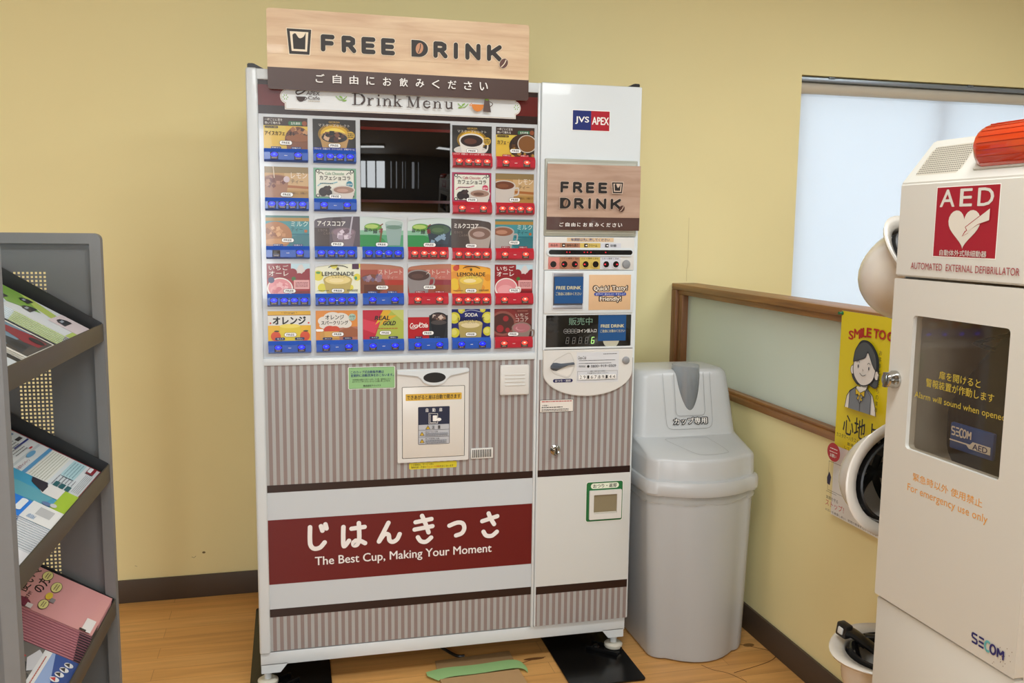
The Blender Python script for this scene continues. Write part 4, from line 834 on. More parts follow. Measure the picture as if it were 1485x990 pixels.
cs = thing('cardboard_sheet', 'flat piece of cardboard with green tape on the floor in front of the machine', 'cardboard', (.66, -.02, 0))
cbm = M('#a5845c', .8, var=.08, scale=30)
b = B(); b.prism([(.541, .078, .001), (.535, -.02, .001), (.545, -.20, .001), (.80, -.21, .001), (.792, -.02, .001), (.792, .093, .001)], (0, 0, .004), cbm); b.prism([(.536, -.05, .0052), (.54, -.21, .0052), (.8, -.22, .0052), (.79, -.042, .0052)], (0, 0, .004), M('#b79367', .8, var=.08, scale=30)); b.build('board', cs)
b = B(); tp = translucent('masking_tape', '#9fc98a', .15)
top = spline([(.501, .008, .006), (.56, .011, .0125), (.66, .012, .0115), (.787, .017, .012), (.819, -.015, .005)]); bot = spline([(.53, -.055, .007), (.57, -.05, .0125), (.66, -.047, .012), (.787, -.04, .012), (.816, -.062, .004)])
b.loft([[V3(p_) for p_ in top], [V3((p_[0], (p_[1]+q[1])/2, max(p_[2], q[2])+.002)) for p_, q in zip(top, bot)], [V3(q) for q in bot]], tp, (False, False), False); o = b.build('tape', cs); o['label'] = 'pale green masking tape'
b = B(); b.tube(spline([(.50, .35, .006), (.56, .2, .007), (.61, .1, .007), (.64, .088, .0065)]), .005, M('#141414', .4)); o = b.build('cable', org=(.57, .2, 0)); tag(o, 'black cable lying under the machine behind the cardboard', 'cable')

# ------------------------------------------------------------------ waste bin
XC = 1.398
bin_ = thing('waste_bin', 'tall light grey cup waste bin with a clear tube between machine and partition', 'bin', (XC, .12, 0))
grey = M('#b4b7b9', .32, name='grey_plastic'); grey2 = M('#bec1c3', .3)
def foot(h, yf, bul, yb, z, rc=.045, n=9):
    """outline: straight back, bowed front, round corners"""
    pts = []
    for i in range(n+1):
        t = -1+2*i/n; pts.append(V3((XC+(h-rc)*t, yf-bul*(1-t*t), z)))
    for i in range(1, 7):
        t = math.radians(-90+15*i); pts.append(V3((XC+h-rc+rc*math.cos(t), yf+rc+rc*math.sin(t), z)))
    for i in range(7):
        t = math.radians(15*i); pts.append(V3((XC+h-rc+rc*math.cos(t), yb-rc+rc*math.sin(t), z)))
    for i in range(7):
        t = math.radians(90+15*i); pts.append(V3((XC-h+rc+rc*math.cos(t), yb-rc+rc*math.sin(t), z)))
    for i in range(6):
        t = math.radians(180+15*i); pts.append(V3((XC-h+rc+rc*math.cos(t), yf+rc+rc*math.sin(t), z)))
    return pts
b = B(); b.loft([foot(.156, -.06, .05, .30, .001), foot(.165, -.069, .054, .31, .006), foot(.169, -.072, .054, .315, .02), foot(.187, -.072, .045, .33, .54), foot(.187, -.072, .045, .33, .575)], grey, (True, True)); b.build('body', bin_, ang=32)
b = B()
rg = random.Random(4); r0, r1 = foot(.1925, -.0745, .046, .333, .57), foot(.193, -.075, .046, .333, .553)
rr = [r0, r1, [p_+V3(((p_.x-XC)*.004, -.002*rg.random(), -.012-.008*rg.random())) for p_ in r1], [p_+V3(((p_.x-XC)*-.006, .002*rg.random(), -.017-.01*rg.random())) for p_ in r1]]
b.loft(rr, clear('liner_film', '#f6f7f7', .4, .12, 1.45, '#d4d8d8'), (False, False)); o = b.build('bin_liner', bin_); o['label'] = 'clear plastic liner edge'
b = B(); b.loft([foot(.193, -.075, .046, .333, .556), foot(.196, -.083, .048, .34, .558), foot(.1995, -.086, .048, .343, .566), foot(.1995, -.086, .048, .343, .596), foot(.197, -.083, .048, .34, .604), foot(.192, -.072, .047, .33, .607)], grey2, (True, True)); b.build('rim', bin_, ang=26)
b = B()
b.loft([foot(.191, -.071, .047, .33, .604), foot(.1895, -.069, .046, .33, .664), foot(.1885, -.067, .0455, .329, .672), foot(.185, -.061, .044, .327, .678), foot(.1845, .0, .028, .326, .6955), foot(.187, .05, .012, .325, .7085), foot(.187, .066, .003, .325, .714), foot(.186, .0705, 0, .325, .724), foot(.178, .091, 0, .322, .82), foot(.1695, .111, 0, .318, .905), foot(.166, .116, 0, .316, .918), foot(.158, .125, 0, .31, .9265), foot(.146, .136, 0, .30, .93)], grey2, (True, True))
hood = b.build('lid', bin_, ang=28)
XT, YT = XC+.012, .1335
b = B(); b.cyl((XT, YT, .735), Z, .0475, .3, grey, 48); cut = b.build('tube_hole', bin_)
bo = hood.modifiers.new('hole', 'BOOLEAN'); bo.object = cut; bo.operation = 'DIFFERENCE'; bo.solver = 'EXACT'
bpy.context.view_layer.update()
dg = bpy.context.evaluated_depsgraph_get(); me = bpy.data.meshes.new_from_object(hood.evaluated_get(dg)); hood.modifiers.clear(); hood.data = me; me.set_sharp_from_angle(angle=math.radians(40))
bpy.data.objects.remove(cut)
b = B(); b.lathe((XT, YT, .737), Z, [(.0465, 0), (.0465, .2085), (.0445, .2085), (.0445, .004)], clear('hazed_clear_plastic', '#f6f7f8', .16, .05, 1.45, '#c4c9cc'), 48, (True, True)); o = b.build('cup_tube', bin_); o['label'] = 'clear plastic cup tube'  # pale haze mixed into the clear plastic brightens the dark hole
# seams and lettering on the lid (front slope of the hood, ledge)
fu = X; fv = V3((0, .0205, .096)).normalized(); fo = V3((0, .0705, .724))
b = B(); a = b.art(fo+fu.cross(fv)*.0022, fu, fv, .0004); ln = M('#8f9294', .5)
a.stroke([(XC-.082, .2)]+spline([(XC-.082, .2), (XC-.078, .06), (XC-.073, .022), (XC-.055, .012)])+spline([(XC-.055, .012), (XC+.06, .012), (XC+.085, .02), (XC+.091, .04)])+[(XC+.09, .2)], .0012, ln)
a.stroke([(XT-.054, .2), (XT-.053, .07)]+spline([(XT-.053, .07), (XT-.049, .06), (XT-.04, .056)])+spline([(XT+.04, .056), (XT+.049, .06), (XT+.053, .07)])+[(XT+.054, .2)], .0016, ln)
for o_, m_, k in ((.15, M('#0c0c0c', .7), .001), (.012, inkw, 0)): a.text('カップ専用', XT-.062-k, .028-k, XT+.058+k, .049+k, m_, o_)
class Ledge(Art):
    def P(s, x, y, l=None):
        t = (x-XC)/.14; k_ = [(yf-bu*(1-t*t), z) for z, yf, bu in ((.678, -.061, .044), (.6955, 0, .028), (.7085, .05, .012), (.714, .066, .003))]
        for (ya, za), (yb, zb) in zip(k_, k_[1:]):
            if y <= yb or yb == k_[-1][0]: return V3((x, y, za+(zb-za)*(y-ya)/(yb-ya)+.0006+.00006*s.l))
a2 = Ledge(b, (0, 0, 0), X, Y_); a2.o = V3((0, 0, 0))
a2.stroke(spline([(XC-.07, .05), (XC-.088, .048), (XC-.09, .035), (XC-.045, -.05), (XC-.03, -.07), (XC-.01, -.078), (XC+.03, -.078), (XC+.07, -.068), (XC+.083, -.05), (XC+.06, .035), (XC+.052, .048), (XC+.03, .05), (XC-.03, .05), (XC-.07, .05)]), .0013, ln)
o = b.build('lid_marking', bin_); o['label'] = 'white lettering with dark outline and seam lines'

# ------------------------------------------------------------------ defibrillator cabinet (front faces -x)
XA, YF, YN, XD = 1.25, -1.136, -1.500, 1.53
aed = thing('defibrillator_cabinet', 'beige defibrillator cabinet with red AED sign and orange alarm lamp at right', 'cabinet', ((XA+XD)/2, (YF+YN)/2, 0))
bei = M('#d1cfc7', .4, name='beige_enamel'); bei2 = M('#c9c6bd', .42)
U, Vv = V3((0, -1, 0)), Z
b = B(); b.box(XA+.004, XD, YN+.002, YF-.002, .0, .664, bei, .004)
b.build('lower_cabinet', aed)
b = B()
b.prism([(XA, YF, 1.3135), (XA, YF, 1.489), (XA+.068, YF, 1.5725), (XD, YF, 1.5725), (XD, YF, 1.3135)], (0, YN-YF, 0), bei, .003)
a = b.art((XA-.0001, 0, 0), U, Vv)
S0, S1 = 1.2395, 1.389; rd = M('#9c1128', .35)
a.rect(S0-.0015, 1.3535, S1+.0015, 1.4795, inkw); a.rect(S0, 1.355, S1, 1.478, rd)
for ch, x0, x1 in (('A', 1.249, 1.285), ('E', 1.2985, 1.327), ('D', 1.341, 1.3765)): a.text(ch, x0, 1.4435, x1, 1.4735, bei, .02)
hp = []
for i in range(40):
    t = 2*math.pi*i/40; hx = 16*math.sin(t)**3; hy = 13*math.cos(t)-5*math.cos(2*t)-2*math.cos(3*t)-math.cos(4*t); hp.append((1.3125+hx*.0024, 1.408+hy*.0024*(1.0 if hy > 0 else .95)))
a.poly(hp, M('#d8d2c6', .4))
bz = [(1.3095, 1.391), (1.3245, 1.397), (1.322, 1.4), (1.345, 1.411), (1.372, 1.418), (1.372, 1.4405), (1.3155, 1.4075), (1.3195, 1.4015), (1.316, 1.4005)]
a.poly(bz, rd); cxm = sum(p_[0] for p_ in bz)/9; czm = sum(p_[1] for p_ in bz)/9
a.poly([(1.3122, 1.3925), (1.327, 1.3985), (1.3245, 1.4005), (1.3455, 1.4123), (1.3708, 1.419), (1.3708, 1.4383), (1.3175, 1.407), (1.322, 1.4013), (1.3185, 1.3997)], M('#d8d2c6', .4))
a.text('自動体外式除細動器', 1.2575, 1.3565, 1.3705, 1.3672, bei, .01)
a.text('AUTOMATED  EXTERNAL DEFIBRILLATOR', 1.1825, 1.329, 1.445, 1.3415, M('#9c2a34', .4))
b.build('hood', aed)
sl = V3((.068, 0, .0835)).normalized(); so_ = V3((XA, 0, 1.489))
b = B(); a = b.art(so_, U, sl); gq = [(1.160, .021), (1.152, .08), (1.160, .0905), (1.266, .091), (1.278, .021)]
pol = [(1.162, .019)]+[(1.158, .03), (1.155, .08), (1.163, .09), (1.262, .0915), (1.268, .085), (1.274, .03), (1.268, .019)]
a.poly(pol, M('#c4bdae', .45)); hk = M('#3c3934', .6); hv = []
for j in range(13):
    for i in range(23):
        x = 1.1615+i*.0048+(j % 2)*.0024; y = .024+j*.0052
        if x < 1.2715-.004*j/13: hv.append((x, y))
for x, y in hv: a.faces([(x-.0013, y-.0013), (x+.0013, y-.0013), (x+.0013, y+.0013), (x-.0013, y+.0013)], [(0, 1, 2, 3)], hk)
b.build('speaker_grille', aed)
org = clear('orange_lens', '#ff4a10', .55, .08); org = M('#c4380e', .15, coat=1, name='orange_lamp_lens')
b = B(); ctr = so_+sl*.066; nn = U.cross(sl)
ring = []
for k in range(13):
    t = math.pi*k/12; ring.append((.042*math.cos(t), .046*math.sin(t)))
rings = []
for y, s in ((-1.312, .55), (-1.314, .8), (-1.32, .95), (-1.33, 1), (-1.455, 1), (-1.47, .95), (-1.476, .75)):
    rings.append([V3((0, y, 0))+V3((ctr.x, 0, ctr.z))+sl*(u_*s)+nn*(v_*s) for u_, v_ in ring])
b.loft(rings, org)
for k in range(1, 12): b.tube([V3((0, y, 0))+V3((ctr.x, 0, ctr.z))+sl*(ring[k][0]*1.002)+nn*(ring[k][1]*1.002) for y in (-1.33, -1.455)], .0008, M('#a82a08', .2), 6)
o = b.build('alarm_lamp', aed); o['label'] = 'orange alarm lamp'
b = B(); a_ = [so_+sl*s+U*y+nn*.0 for s, y in ((.021, 1.309), (.111, 1.309), (.111, 1.482), (.021, 1.482))]; b.prism(a_, nn*.004, bei2, .001); b.build('lamp_base', aed)
# door with window
b = B(); wr = rrect(1.1975, .9855, 1.4345, 1.242, .008, 5); dr = []
for i, p_ in enumerate(rrect(-YF, .669, -YN, 1.309, .003, 5)): dr.append(p_)
b.frame((XA, 0, 0), U, Vv, dr, wr, .02, bei)
a = b.art((XA, 0, 0), U, Vv)
og = M('#e09a38', .5); a.text('緊急時以外 使用禁止', 1.226, .9295, 1.403, .9445, og, .008); a.text('For emergency use only', 1.213, .902, 1.4175, .9205, og)
nb_ = M('#20246a', .4); te = M('#5fb0b4', .4); x = 1.4025
def sc(a, x0, x1, z0, z1, m1, m2, lw):
    w = (x1-x0)/5; h = z1-z0; k = w*.8
    a.stroke([(x0+k, z1), (x0, z1), (x0, z0+h*.55), (x0+k, z0+h*.45), (x0+k, z0), (x0, z0)], lw, m1, False)
    for f in (0, .5, 1): a.stroke([(x0+w*1.1, z0+h*f), (x0+w*1.1+k, z0+h*f)], lw, m1, False)
    a.stroke([(x0+w*2.55+k*.55*math.cos(math.radians(t)), (z0+z1)/2+h*.55*math.sin(math.radians(t))) for t in range(50, 311, 20)], lw*1.1, m2, False)
    a.stroke([(x0+w*3.35+k*.5*math.cos(math.radians(t)), (z0+z1)/2+h*.5*math.sin(math.radians(t))) for t in range(0, 361, 20)], lw, m1, False)
    a.stroke([(x0+w*4.1, z0), (x0+w*4.1, z1), (x0+w*4.5, z0+h*.4), (x0+w*4.95, z1), (x0+w*4.95, z0)], lw, m1, False)
sc(a, 1.404, 1.4765, .6905, .706, nb_, te, .0036)
rg = random.Random(2); rs = M('#5a3a24', .7)
for i in range(14): a.ell(rg.uniform(1.455, 1.495), rg.uniform(.675, .715), .0008, .0008, rs, n=8)
door = b.build('door', aed)
b = B(); b.add([(XA+.008, YN+.06, .98), (XA+.008, YF-.057, .98), (XA+.008, YF-.057, 1.247), (XA+.008, YN+.06, 1.247)], [(0, 1, 2, 3)], clear('smoked_veiled_window', '#e2dbd0', .1, .03, 1.5, '#8a7763'))  # smoked tint, plus a brown veil standing in for the reflected room
a = b.art((XA+.0078, 0, 0), U, Vv); yw = M('#c2ac3c', .5)
a.text('扉を開けると', 1.2675, 1.1315, 1.3695, 1.1465, yw, .008); a.text('警報装置が作動します', 1.2345, 1.112, 1.4025, 1.1275, yw, .008); a.text('Alarm will sound when opened', 1.206, 1.083, 1.430, 1.098, yw)
o = b.build('window_pane', door); o['label'] = 'smoked window with yellow lettering'
b = B(); b.lathe((XA, -1.1575, 1.1125), (-1, 0, 0), [(.0175, 0), (.0175, .006), (.015, .01), (.0145, .02), (.012, .023)], M('#b9b9b6', .12, 1), 28); b.box(XA-.026, XA-.02, -1.162, -1.153, 1.098, 1.127, M('#8a8a88', .2, 1), .001); b.build('turn_knob', door)
# inner box
ins = M('#d8cbb6', .5); b = B()
b.box(XD-.004, XD, YN+.004, YF-.004, .664, 1.3135, ins); b.box(XA+.021, XD, YN+.002, YN+.005, .664, 1.3135, bei); b.box(XA+.021, XD, YF-.005, YF-.002, .664, 1.3135, bei); b.box(XA+.021, XD, YN+.004, YF-.004, .664, .668, ins); b.box(XA+.021, XD, YN+.004, YF-.004, .94, .946, ins)
b.build('inner_box', aed)
bag = thing('defibrillator_bag', 'black fabric bag with a blue label behind the cabinet window', 'bag', (1.40, -1.34, .946))
fab = M('#16181a', .8, var=.3, scale=90, bump=.3)
b = B(); rings = []
for k in range(21):
    f = k/20; z = .947+.31*f
    w = .126*(1-max(0, .12-f)*1.2); yl, yr_ = -1.33+w, -1.33-w      # left and right outline
    if f > .36: yl -= .17*((f-.36)/.64)**1.25
    if f > .8: yr_ += .05*((f-.8)/.2)**2
    cy, wl = (yl+yr_)/2, (yl-yr_)/2; d = .062*(1-(2*f-1)**4*.35)
    rings.append([V3((1.365+d*math.copysign(abs(math.cos(t))**.6, math.cos(t)), cy+wl*math.copysign(abs(math.sin(t))**.75, math.sin(t)), z)) for t in [2*math.pi*i/28 for i in range(28)]])
b.loft(rings, fab); b.build('bag_body', bag, ang=60)
b = B(); b.tube(spline([(1.33, -1.35, 1.19), (1.295, -1.315, 1.20), (1.30, -1.345, 1.215), (1.34, -1.40, 1.235)]), .009, fab, 8, .4); b.build('handle', bag)
b = B(); b.box(1.2945, 1.303, -1.368, -1.262, 1.0, 1.049, M('#2c56a4', .4), .003); a = b.art((1.2943, 0, 0), U, Vv); sc(a, 1.267, 1.317, 1.027, 1.041, inkw, inkw, .0028); a.poly([(1.264, 1.018), (1.316, 1.018), (1.322, 1.024), (1.365, 1.024), (1.365, 1.01), (1.314, 1.01), (1.307, 1.0155), (1.264, 1.0155)], inkw); a.text('AED', 1.323, 1.0115, 1.358, 1.0215, nb_, .03); o = b.build('label_patch', bag); o['label'] = 'blue and white label patch'
# hooks on the cabinet's far side carry the helmets
for hz in (1.31, .80, .34):
    b = B(); b.tube(spline([(1.42, YF-.004, hz+.05), (1.42, YF+.02, hz+.05), (1.42, YF+.05, hz+.045), (1.42, YF+.055, hz+.065)]), .005, M('#8d8f92', .3, 1)); b.build('helmet_hook', aed)

# ------------------------------------------------------------------ helmets
shellm = M('#d5cec4', .22, coat=.4, name='white_helmet_shell'); shadow = M('#c4b6a8', .3)
def helmet(label, loc, n, front, strap=0, sc=1):
    zc = -V3(n).normalized(); fx = V3(front); fx = (fx-zc*fx.dot(zc)).normalized(); yx = zc.cross(fx)
    R_ = Matrix((fx, yx, zc)).transposed()
    t = thing('safety_helmet', label, 'helmet', loc, R_, 'helmets beside the defibrillator cabinet', local=True)
    N_ = 40
    def ring(ra, rb, z, vis=0, zf=0):
        out = []
        for i in range(N_):
            th = 2*math.pi*i/N_; c = math.cos(th); e = max(0, c)**3
            out.append(V3(((ra+vis*e)*c, rb*math.sin(th), z+zf*e)))
        return out
    b = B(); A, Bb, H = .122*sc, .102*sc, .14*sc; R0 = []
    for k in range(12):
        ph = k/11*math.pi/2; R0.append(ring(max(.002, A*math.sin(ph)**.85), max(.002, Bb*math.sin(ph)**.85), H*math.cos(ph)**.8 if ph < 1.57 else 0))
    R0 += [ring(A+.006, Bb+.006, -.012, .006), ring(A+.022, Bb+.021, -.016, .026, -.004), ring(A+.0245, Bb+.0235, -.020, .028, -.006), ring(A+.021, Bb+.020, -.023, .026, -.006), ring(A-.002, Bb-.002, -.016, .004), ring(A-.006, Bb-.006, 0)]
    for k in range(10, -1, -1):
        ph = k/11*math.pi/2; R0.append(ring(max(.0015, (A-.006)*math.sin(ph)**.85), max(.0015, (Bb-.006)*math.sin(ph)**.85), (H-.006)*math.cos(ph)**.8))
    b.loft(R0, shellm); b.build('shell', t, ang=60)
    b = B(); nylon = M('#121214', .35)
    b.loft([ring(A-.009, Bb-.009, .012), ring(A-.012, Bb-.012, -.018), ring(A-.016, Bb-.016, -.02), ring(A-.018, Bb-.018, .012), ring(A-.009, Bb-.009, .012)], nylon, (False, False))
    for th in (0, 60, 120):
        c, s = math.cos(math.radians(th)), math.sin(math.radians(th)); pa = [(c*(A-.02)*q, s*(Bb-.02)*q, .02+.085*(1-q*q)) for q in (-1, -.7, -.35, 0, .35, .7, 1)]
        b.tube(spline(pa, 3), .010, nylon, 6, .25)
    for th in range(0, 360, 45): b.box(-.004, .004, -.008, .008, -.006, .016, M('#2c2c2e', .2), .001, mat=Matrix.Translation((math.cos(math.radians(th))*(A-.014), math.sin(math.radians(th))*(Bb-.014), 0)))
    b.build('harness', t)
    if strap:
        b = B(); b.tube(spline([(-.05, -.04, .03), (.02, .01, -.012), (.062, .048, -.042), (.082, .064, -.052)]), .022, nylon, 10, .42)
        b.box(.072, .094, .048, .078, -.066, -.034, nylon, .004); b.box(.09, .097, .056, .07, -.058, -.042, M('#c9c9c6', .3), .002)
        b.tube(spline([(.045, .036, -.045), (.0, .0, -.055), (-.04, -.03, -.075), (-.09, -.07, -.095), (-.1, -.085, -.02)]), .009, nylon, 8, .3)
        b.tube(spline([(.06, .05, -.03), (.05, .035, .01), (.03, .03, .04)]), .010, nylon, 8, .4); b.build('chin_strap', t)
    else:
        b = B(); b.tube(spline([(-.02, .09, .01), (-.0, .06, -.0), (.0, 0, .03), (-.0, -.06, 0), (-.02, -.09, .01)]), .009, nylon, 8, .25); b.build('chin_strap', t)
    return t
helmet('white safety helmet hung tilted high beside the cabinet, in front of the window blind', (1.42, -1.0, 1.325), (.30, -.66, .55), (.7, .5, -.3), 0, .95)
helmet('white safety helmet hung open side forward over the lower part of the yellow poster', (1.40, -1.0, .865), (-.10, -.9, .14), (.75, .0, .5))
helmet('white safety helmet hung upside down with black straps, lowest beside the cabinet', (1.40, -1.0, .445), (.05, -.12, 1), (-1, -.2, 0), 1, .88)

# ------------------------------------------------------------------ poster on the partition
po = thing('wall_poster', 'yellow SMILE poster with a drawn woman in a grey vest on the partition', 'poster', (1.64, -.55, .575))
b = B(); xp_ = 1.6395; b.box(xp_, xp_+.0006, -.72, -.4, .575, 1.175, M('#e8e6e2', .5)); a = b.art((xp_, 0, 0), U, Vv, .0004)
yy = M('#e8d51c', .45); a.rect(.4, .782, .72, 1.175, yy)
rdd = M('#b8281c', .5); ol = M('#2a2c38', .5); hair = M('#50565c', .5); skin = M('#ebe8e6', .5); vest = M('#7e858e', .5)
xs = (.439, .464, .492, .503, .521, .552, .575, .610, .64, .66)
for ch, x, w, dz in zip('SMILETOGET', xs, (.021, .026, .008, .015, .02, .021, .027, .027, .02, .02), (-.01, -.003, .001, .004, .006, .007, .007, .006, .004, .001)):
    a.text(ch, x, 1.108+dz, x+w, 1.132+dz, rdd, .05)
def shape(pts, m_, closed=True, w=.0026):
    p_ = spline(pts+[pts[0]]) if closed else pts; a.poly(p_[:-1] if closed else p_, m_); a.stroke(p_, w, ol)
shape([(.476, 1.04), (.480, 1.07), (.5, 1.097), (.524, 1.103), (.553, 1.094), (.58, 1.065), (.585, 1.03), (.586, .995), (.575, .98), (.55, .985), (.52, .99), (.5, .978), (.476, .992), (.470, 1.01)], hair)
shape([(.508, .99), (.51, .975), (.525, .965), (.541, .975), (.542, .99)], skin)
for x, z in ((.474, 1.016), (.581, 1.015)): a.ell(x, z, .0105, .0135, ol); a.ell(x, z, .0085, .0115, skin)
shape([(.481, 1.045), (.478, 1.02), (.485, 1.0), (.505, .983), (.527, .979), (.556, .99), (.572, 1.01), (.575, 1.04), (.556, 1.055), (.541, 1.073), (.52, 1.055), (.5, 1.05)], skin)
shape([(.478, 1.04), (.485, 1.072), (.505, 1.094), (.53, 1.1), (.558, 1.088), (.578, 1.06), (.58, 1.03), (.565, 1.04), (.541, 1.074), (.53, 1.058), (.505, 1.048)], hair)
for x in (.502, .550): a.ell(x, 1.030, .0024, .005, ol); a.stroke(spline([(x-.006, 1.041), (x, 1.045), (x+.006, 1.041)]), .0016, ol)
a.stroke(spline([(.513, 1.012), (.526, 1.006), (.539, 1.011)]), .0018, ol); a.stroke([(.525, 1.025), (.527, 1.02)], .0015, ol)
a.poly([(.455, .907), (.462, .94), (.475, .957), (.505, .974), (.55, .976), (.576, .96), (.59, .93), (.595, .907)], inkw); a.stroke([(.455, .907), (.462, .94), (.475, .957), (.505, .974)], .0024, ol); a.stroke([(.55, .976), (.576, .96), (.59, .93), (.595, .907)], .0024, ol)
a.poly([(.475, .907), (.476, .955), (.503, .972), (.523, .928), (.55, .974), (.571, .958), (.571, .907)], vest); a.stroke([(.475, .907), (.476, .955), (.503, .972), (.523, .928), (.55, .974), (.571, .958), (.571, .907)], .002, ol); a.stroke([(.524, .928), (.525, .907)], .0018, ol)
bw = M('#e6c62c', .5)
for q in ([(.525, .958), (.503, .969), (.506, .95)], [(.525, .958), (.546, .969), (.545, .95)], [(.524, .957), (.513, .941), (.522, .938)], [(.526, .957), (.54, .94), (.531, .937)]): a.poly(q, bw); a.stroke(q+[q[0]], .0016, ol)
a.ell(.525, .957, .005, .005, bw)
a.text('心地よい', .461, .832, .665, .89, ink, .012)
a.text('カスタマーハラスメントの', .434, .818, .57, .830, ink); a.text('勘違い', .487, .803, .53, .812, ink, .01); a.text('してませんか', .475, .79, .56, .799, ink)
for i, ch in enumerate('お客様と私たちの笑顔'): a.text(ch, .603, 1.075-i*.017, .614, 1.087-i*.017, ink)
a.ell(.432, .769, .031, .027, M('#b52a32', .5)); a.lines(.415, .776, .45, .782, 1, inkw, .4); a.lines(.413, .767, .451, .772, 1, inkw, .4, 2); a.text('お願い', .417, .754, .447, .764, inkw, .02)
a.stroke([(.415, .74), (.415, .655), (.6, .655), (.6, .74), (.415, .74)], .001, ink); a.poly([(.41, .69), (.42, .71), (.43, .695), (.425, .67), (.412, .672)], M('#2a2444')); a.stroke([(.41, .65), (.46, .65)], .001, ink)
a.text('笑顔を守る', .412, .628, .47, .638, ink); a.text('ストップ！', .411, .608, .5, .6265, M('#c23a3a'), .005); a.text('お互いを尊重しあい、笑顔の職場を心がけましょう', .413, .593, .66, .600, ink)
b.build('sheet', po)
b = B(); b.lathe((xp_, -.403, 1.168), (-1, 0, 0), [(.0055, 0), (.0055, .002), (.003, .004), (.003, .009), (.0045, .011), (.0045, .013)], M('#1d6b45', .3), 20); o = b.build('push_pin', po); o['label'] = 'green push pin'

# ------------------------------------------------------------------ brochure rack at the left
RM = Matrix.Rotation(-.03, 3, 'Z')
rack = thing('brochure_rack', 'grey metal brochure rack with sloping black shelves at the left edge', 'rack', (-.279, -.6, 0), RM, local=True)
RW = Matrix.Translation((-.279, -.6, 0)) @ RM.to_4x4()
gp = M('#77797a', .45, var=.05, scale=40, name='grey_rack_steel'); gp2 = M('#6f7274', .45); lipm = M('#4a4438', .4); shm = M('#26282a', .45, var=.15, scale=80)
LR, DR, HR = .615, .29, 1.3765
def end_panel(y0, t, hole_side):
    b = B(); o = rrect(-DR, .02, 0, HR, .014, 5); i = rrect(-DR+.022, .06, -.022, HR-.022, .002, 5)
    b.frame((0, y0, 0), X, Z, o, i, t, gp)       # outer frame, faces -y
    # recessed web with a strip of punched holes
    hx0, hx1, hz0, hz1 = -.176, -.110, .30, 1.297; yw_ = y0+t*.55
    q = lambda a, c: [(a[0], yw_, a[1]), (c[0], yw_, a[1]), (c[0], yw_, c[1]), (a[0], yw_, c[1])]
    for r_ in (((-DR+.02, .05), (hx0, HR-.02)), ((hx1, .05), (-.02, HR-.02)), ((hx0, .05), (hx1, hz0)), ((hx0, hz1), (hx1, HR-.02))): b.add(q(*r_), [(0, 1, 2, 3)], gp2)
    nc, nr = 8, 120; dx, dz = (hx1-hx0)/nc, (hz1-hz0)/nr; vs, fs = [], []
    for r_ in range(nr):
        for c in range(nc):
            x0, z0 = hx0+c*dx, hz0+r_*dz; o_ = len(vs); m1, m2 = dx*.23, dz*.23
            for px, pz in ((x0, z0), (x0+dx, z0), (x0+dx, z0+dz), (x0, z0+dz), (x0+m1, z0+m2), (x0+dx-m1, z0+m2), (x0+dx-m1, z0+dz-m2), (x0+m1, z0+dz-m2)): vs.append((px, yw_, pz))
            for k in range(4): fs.append((o_+k, o_+(k+1) % 4, o_+4+(k+1) % 4, o_+4+k))
    b.add(vs, fs, gp2)
    b.build('end_panel', rack)
end_panel(-.004, .022, 1)
end_panel(-LR-.026, .022, 1)
b = B()
for x in (-.255, -.04):
    for y in (.006, -LR-.015): b.box(x-.02, x+.02, y-.011, y+.011, 0, .03, M('#1b1b1d', .5), .002)
b.build('foot', rack)
SL = math.atan(.585); cs_, sn_ = math.cos(SL), math.sin(SL)
SH = [1.152, .846, .540, .234]
for z0 in SH:
    b = B(); dp = .262/cs_
    up = V3((-cs_, 0, sn_)); nr_ = V3((sn_, 0, cs_))
    P0 = V3((-.004, 0, z0))
    def slab(u0, u1, n0, n1, y0, y1, m_):
        vs = [P0+up*u+nr_*n_+V3((0, y, 0)) for u in (u0, u1) for n_ in (n0, n1) for y in (y0, y1)]
        b.add(vs, [(0, 1, 3, 2), (4, 6, 7, 5), (0, 4, 5, 1), (2, 3, 7, 6), (0, 2, 6, 4), (1, 5, 7, 3)], m_)
    slab(0, dp, -.0015, 0, -LR-.003, -.005, shm)
    
    for y in (-.0065, -LR-.0015): b.prism([P0+V3((0, y, -.002)), P0+V3((0, y, .036)), P0+up*dp+V3((0, y, .047)), P0+up*dp+V3((0, y, -.002))], (0, .002, 0), shm)
    slab(dp-.0015, dp, -.0015, .03, -LR-.003, -.005, shm)
    b.box(-.005, -.0015, -LR-.004, -.0035, z0-.003, z0+.034, lipm, .0008)
    b.build('shelf', rack)
# brochures: page axes u = along the shelf (away from the viewer), v = up the slope
def sheet(name, label, cat, s, y1, w, i, L, t, cover, edge, group, fn=None, skew=0, du=0, lift=0):
    """one brochure lying on shelf s, far edge at y1, i-th from the bottom of its stack"""
    up = V3((-cs_, 0, sn_)); nr_ = V3((sn_, 0, cs_)); base = V3((-.0065, y1, SH[s]))+nr_*(.0004+i*t)+up*((i+1)*t*.585+.0005)
    R3 = Matrix((Y_, up, nr_)).transposed(); mw = RW @ (Matrix.Translation(base) @ R3.to_4x4())
    o = thing(name, label, cat, (0, 0, 0)) if False else None
    b = B(); b.box(-w, 0, 0, L, 0, t*.86, edge); a = b.art((0, 0, t*.86), X, Y_, .00012); a.rect(-w, 0, 0, L, cover)
    if fn: fn(N(a, -w, 0, 0, L))
    else: N(a, -w, 0, 0, L).rect(0, 0, .14, .12, M('#e8e6e2', .4))
    ob = b.build(name); ob.matrix_world = mw
    return tag(ob, label, cat, group)
g_ = lambda h: M(h, .3, coat=.2)
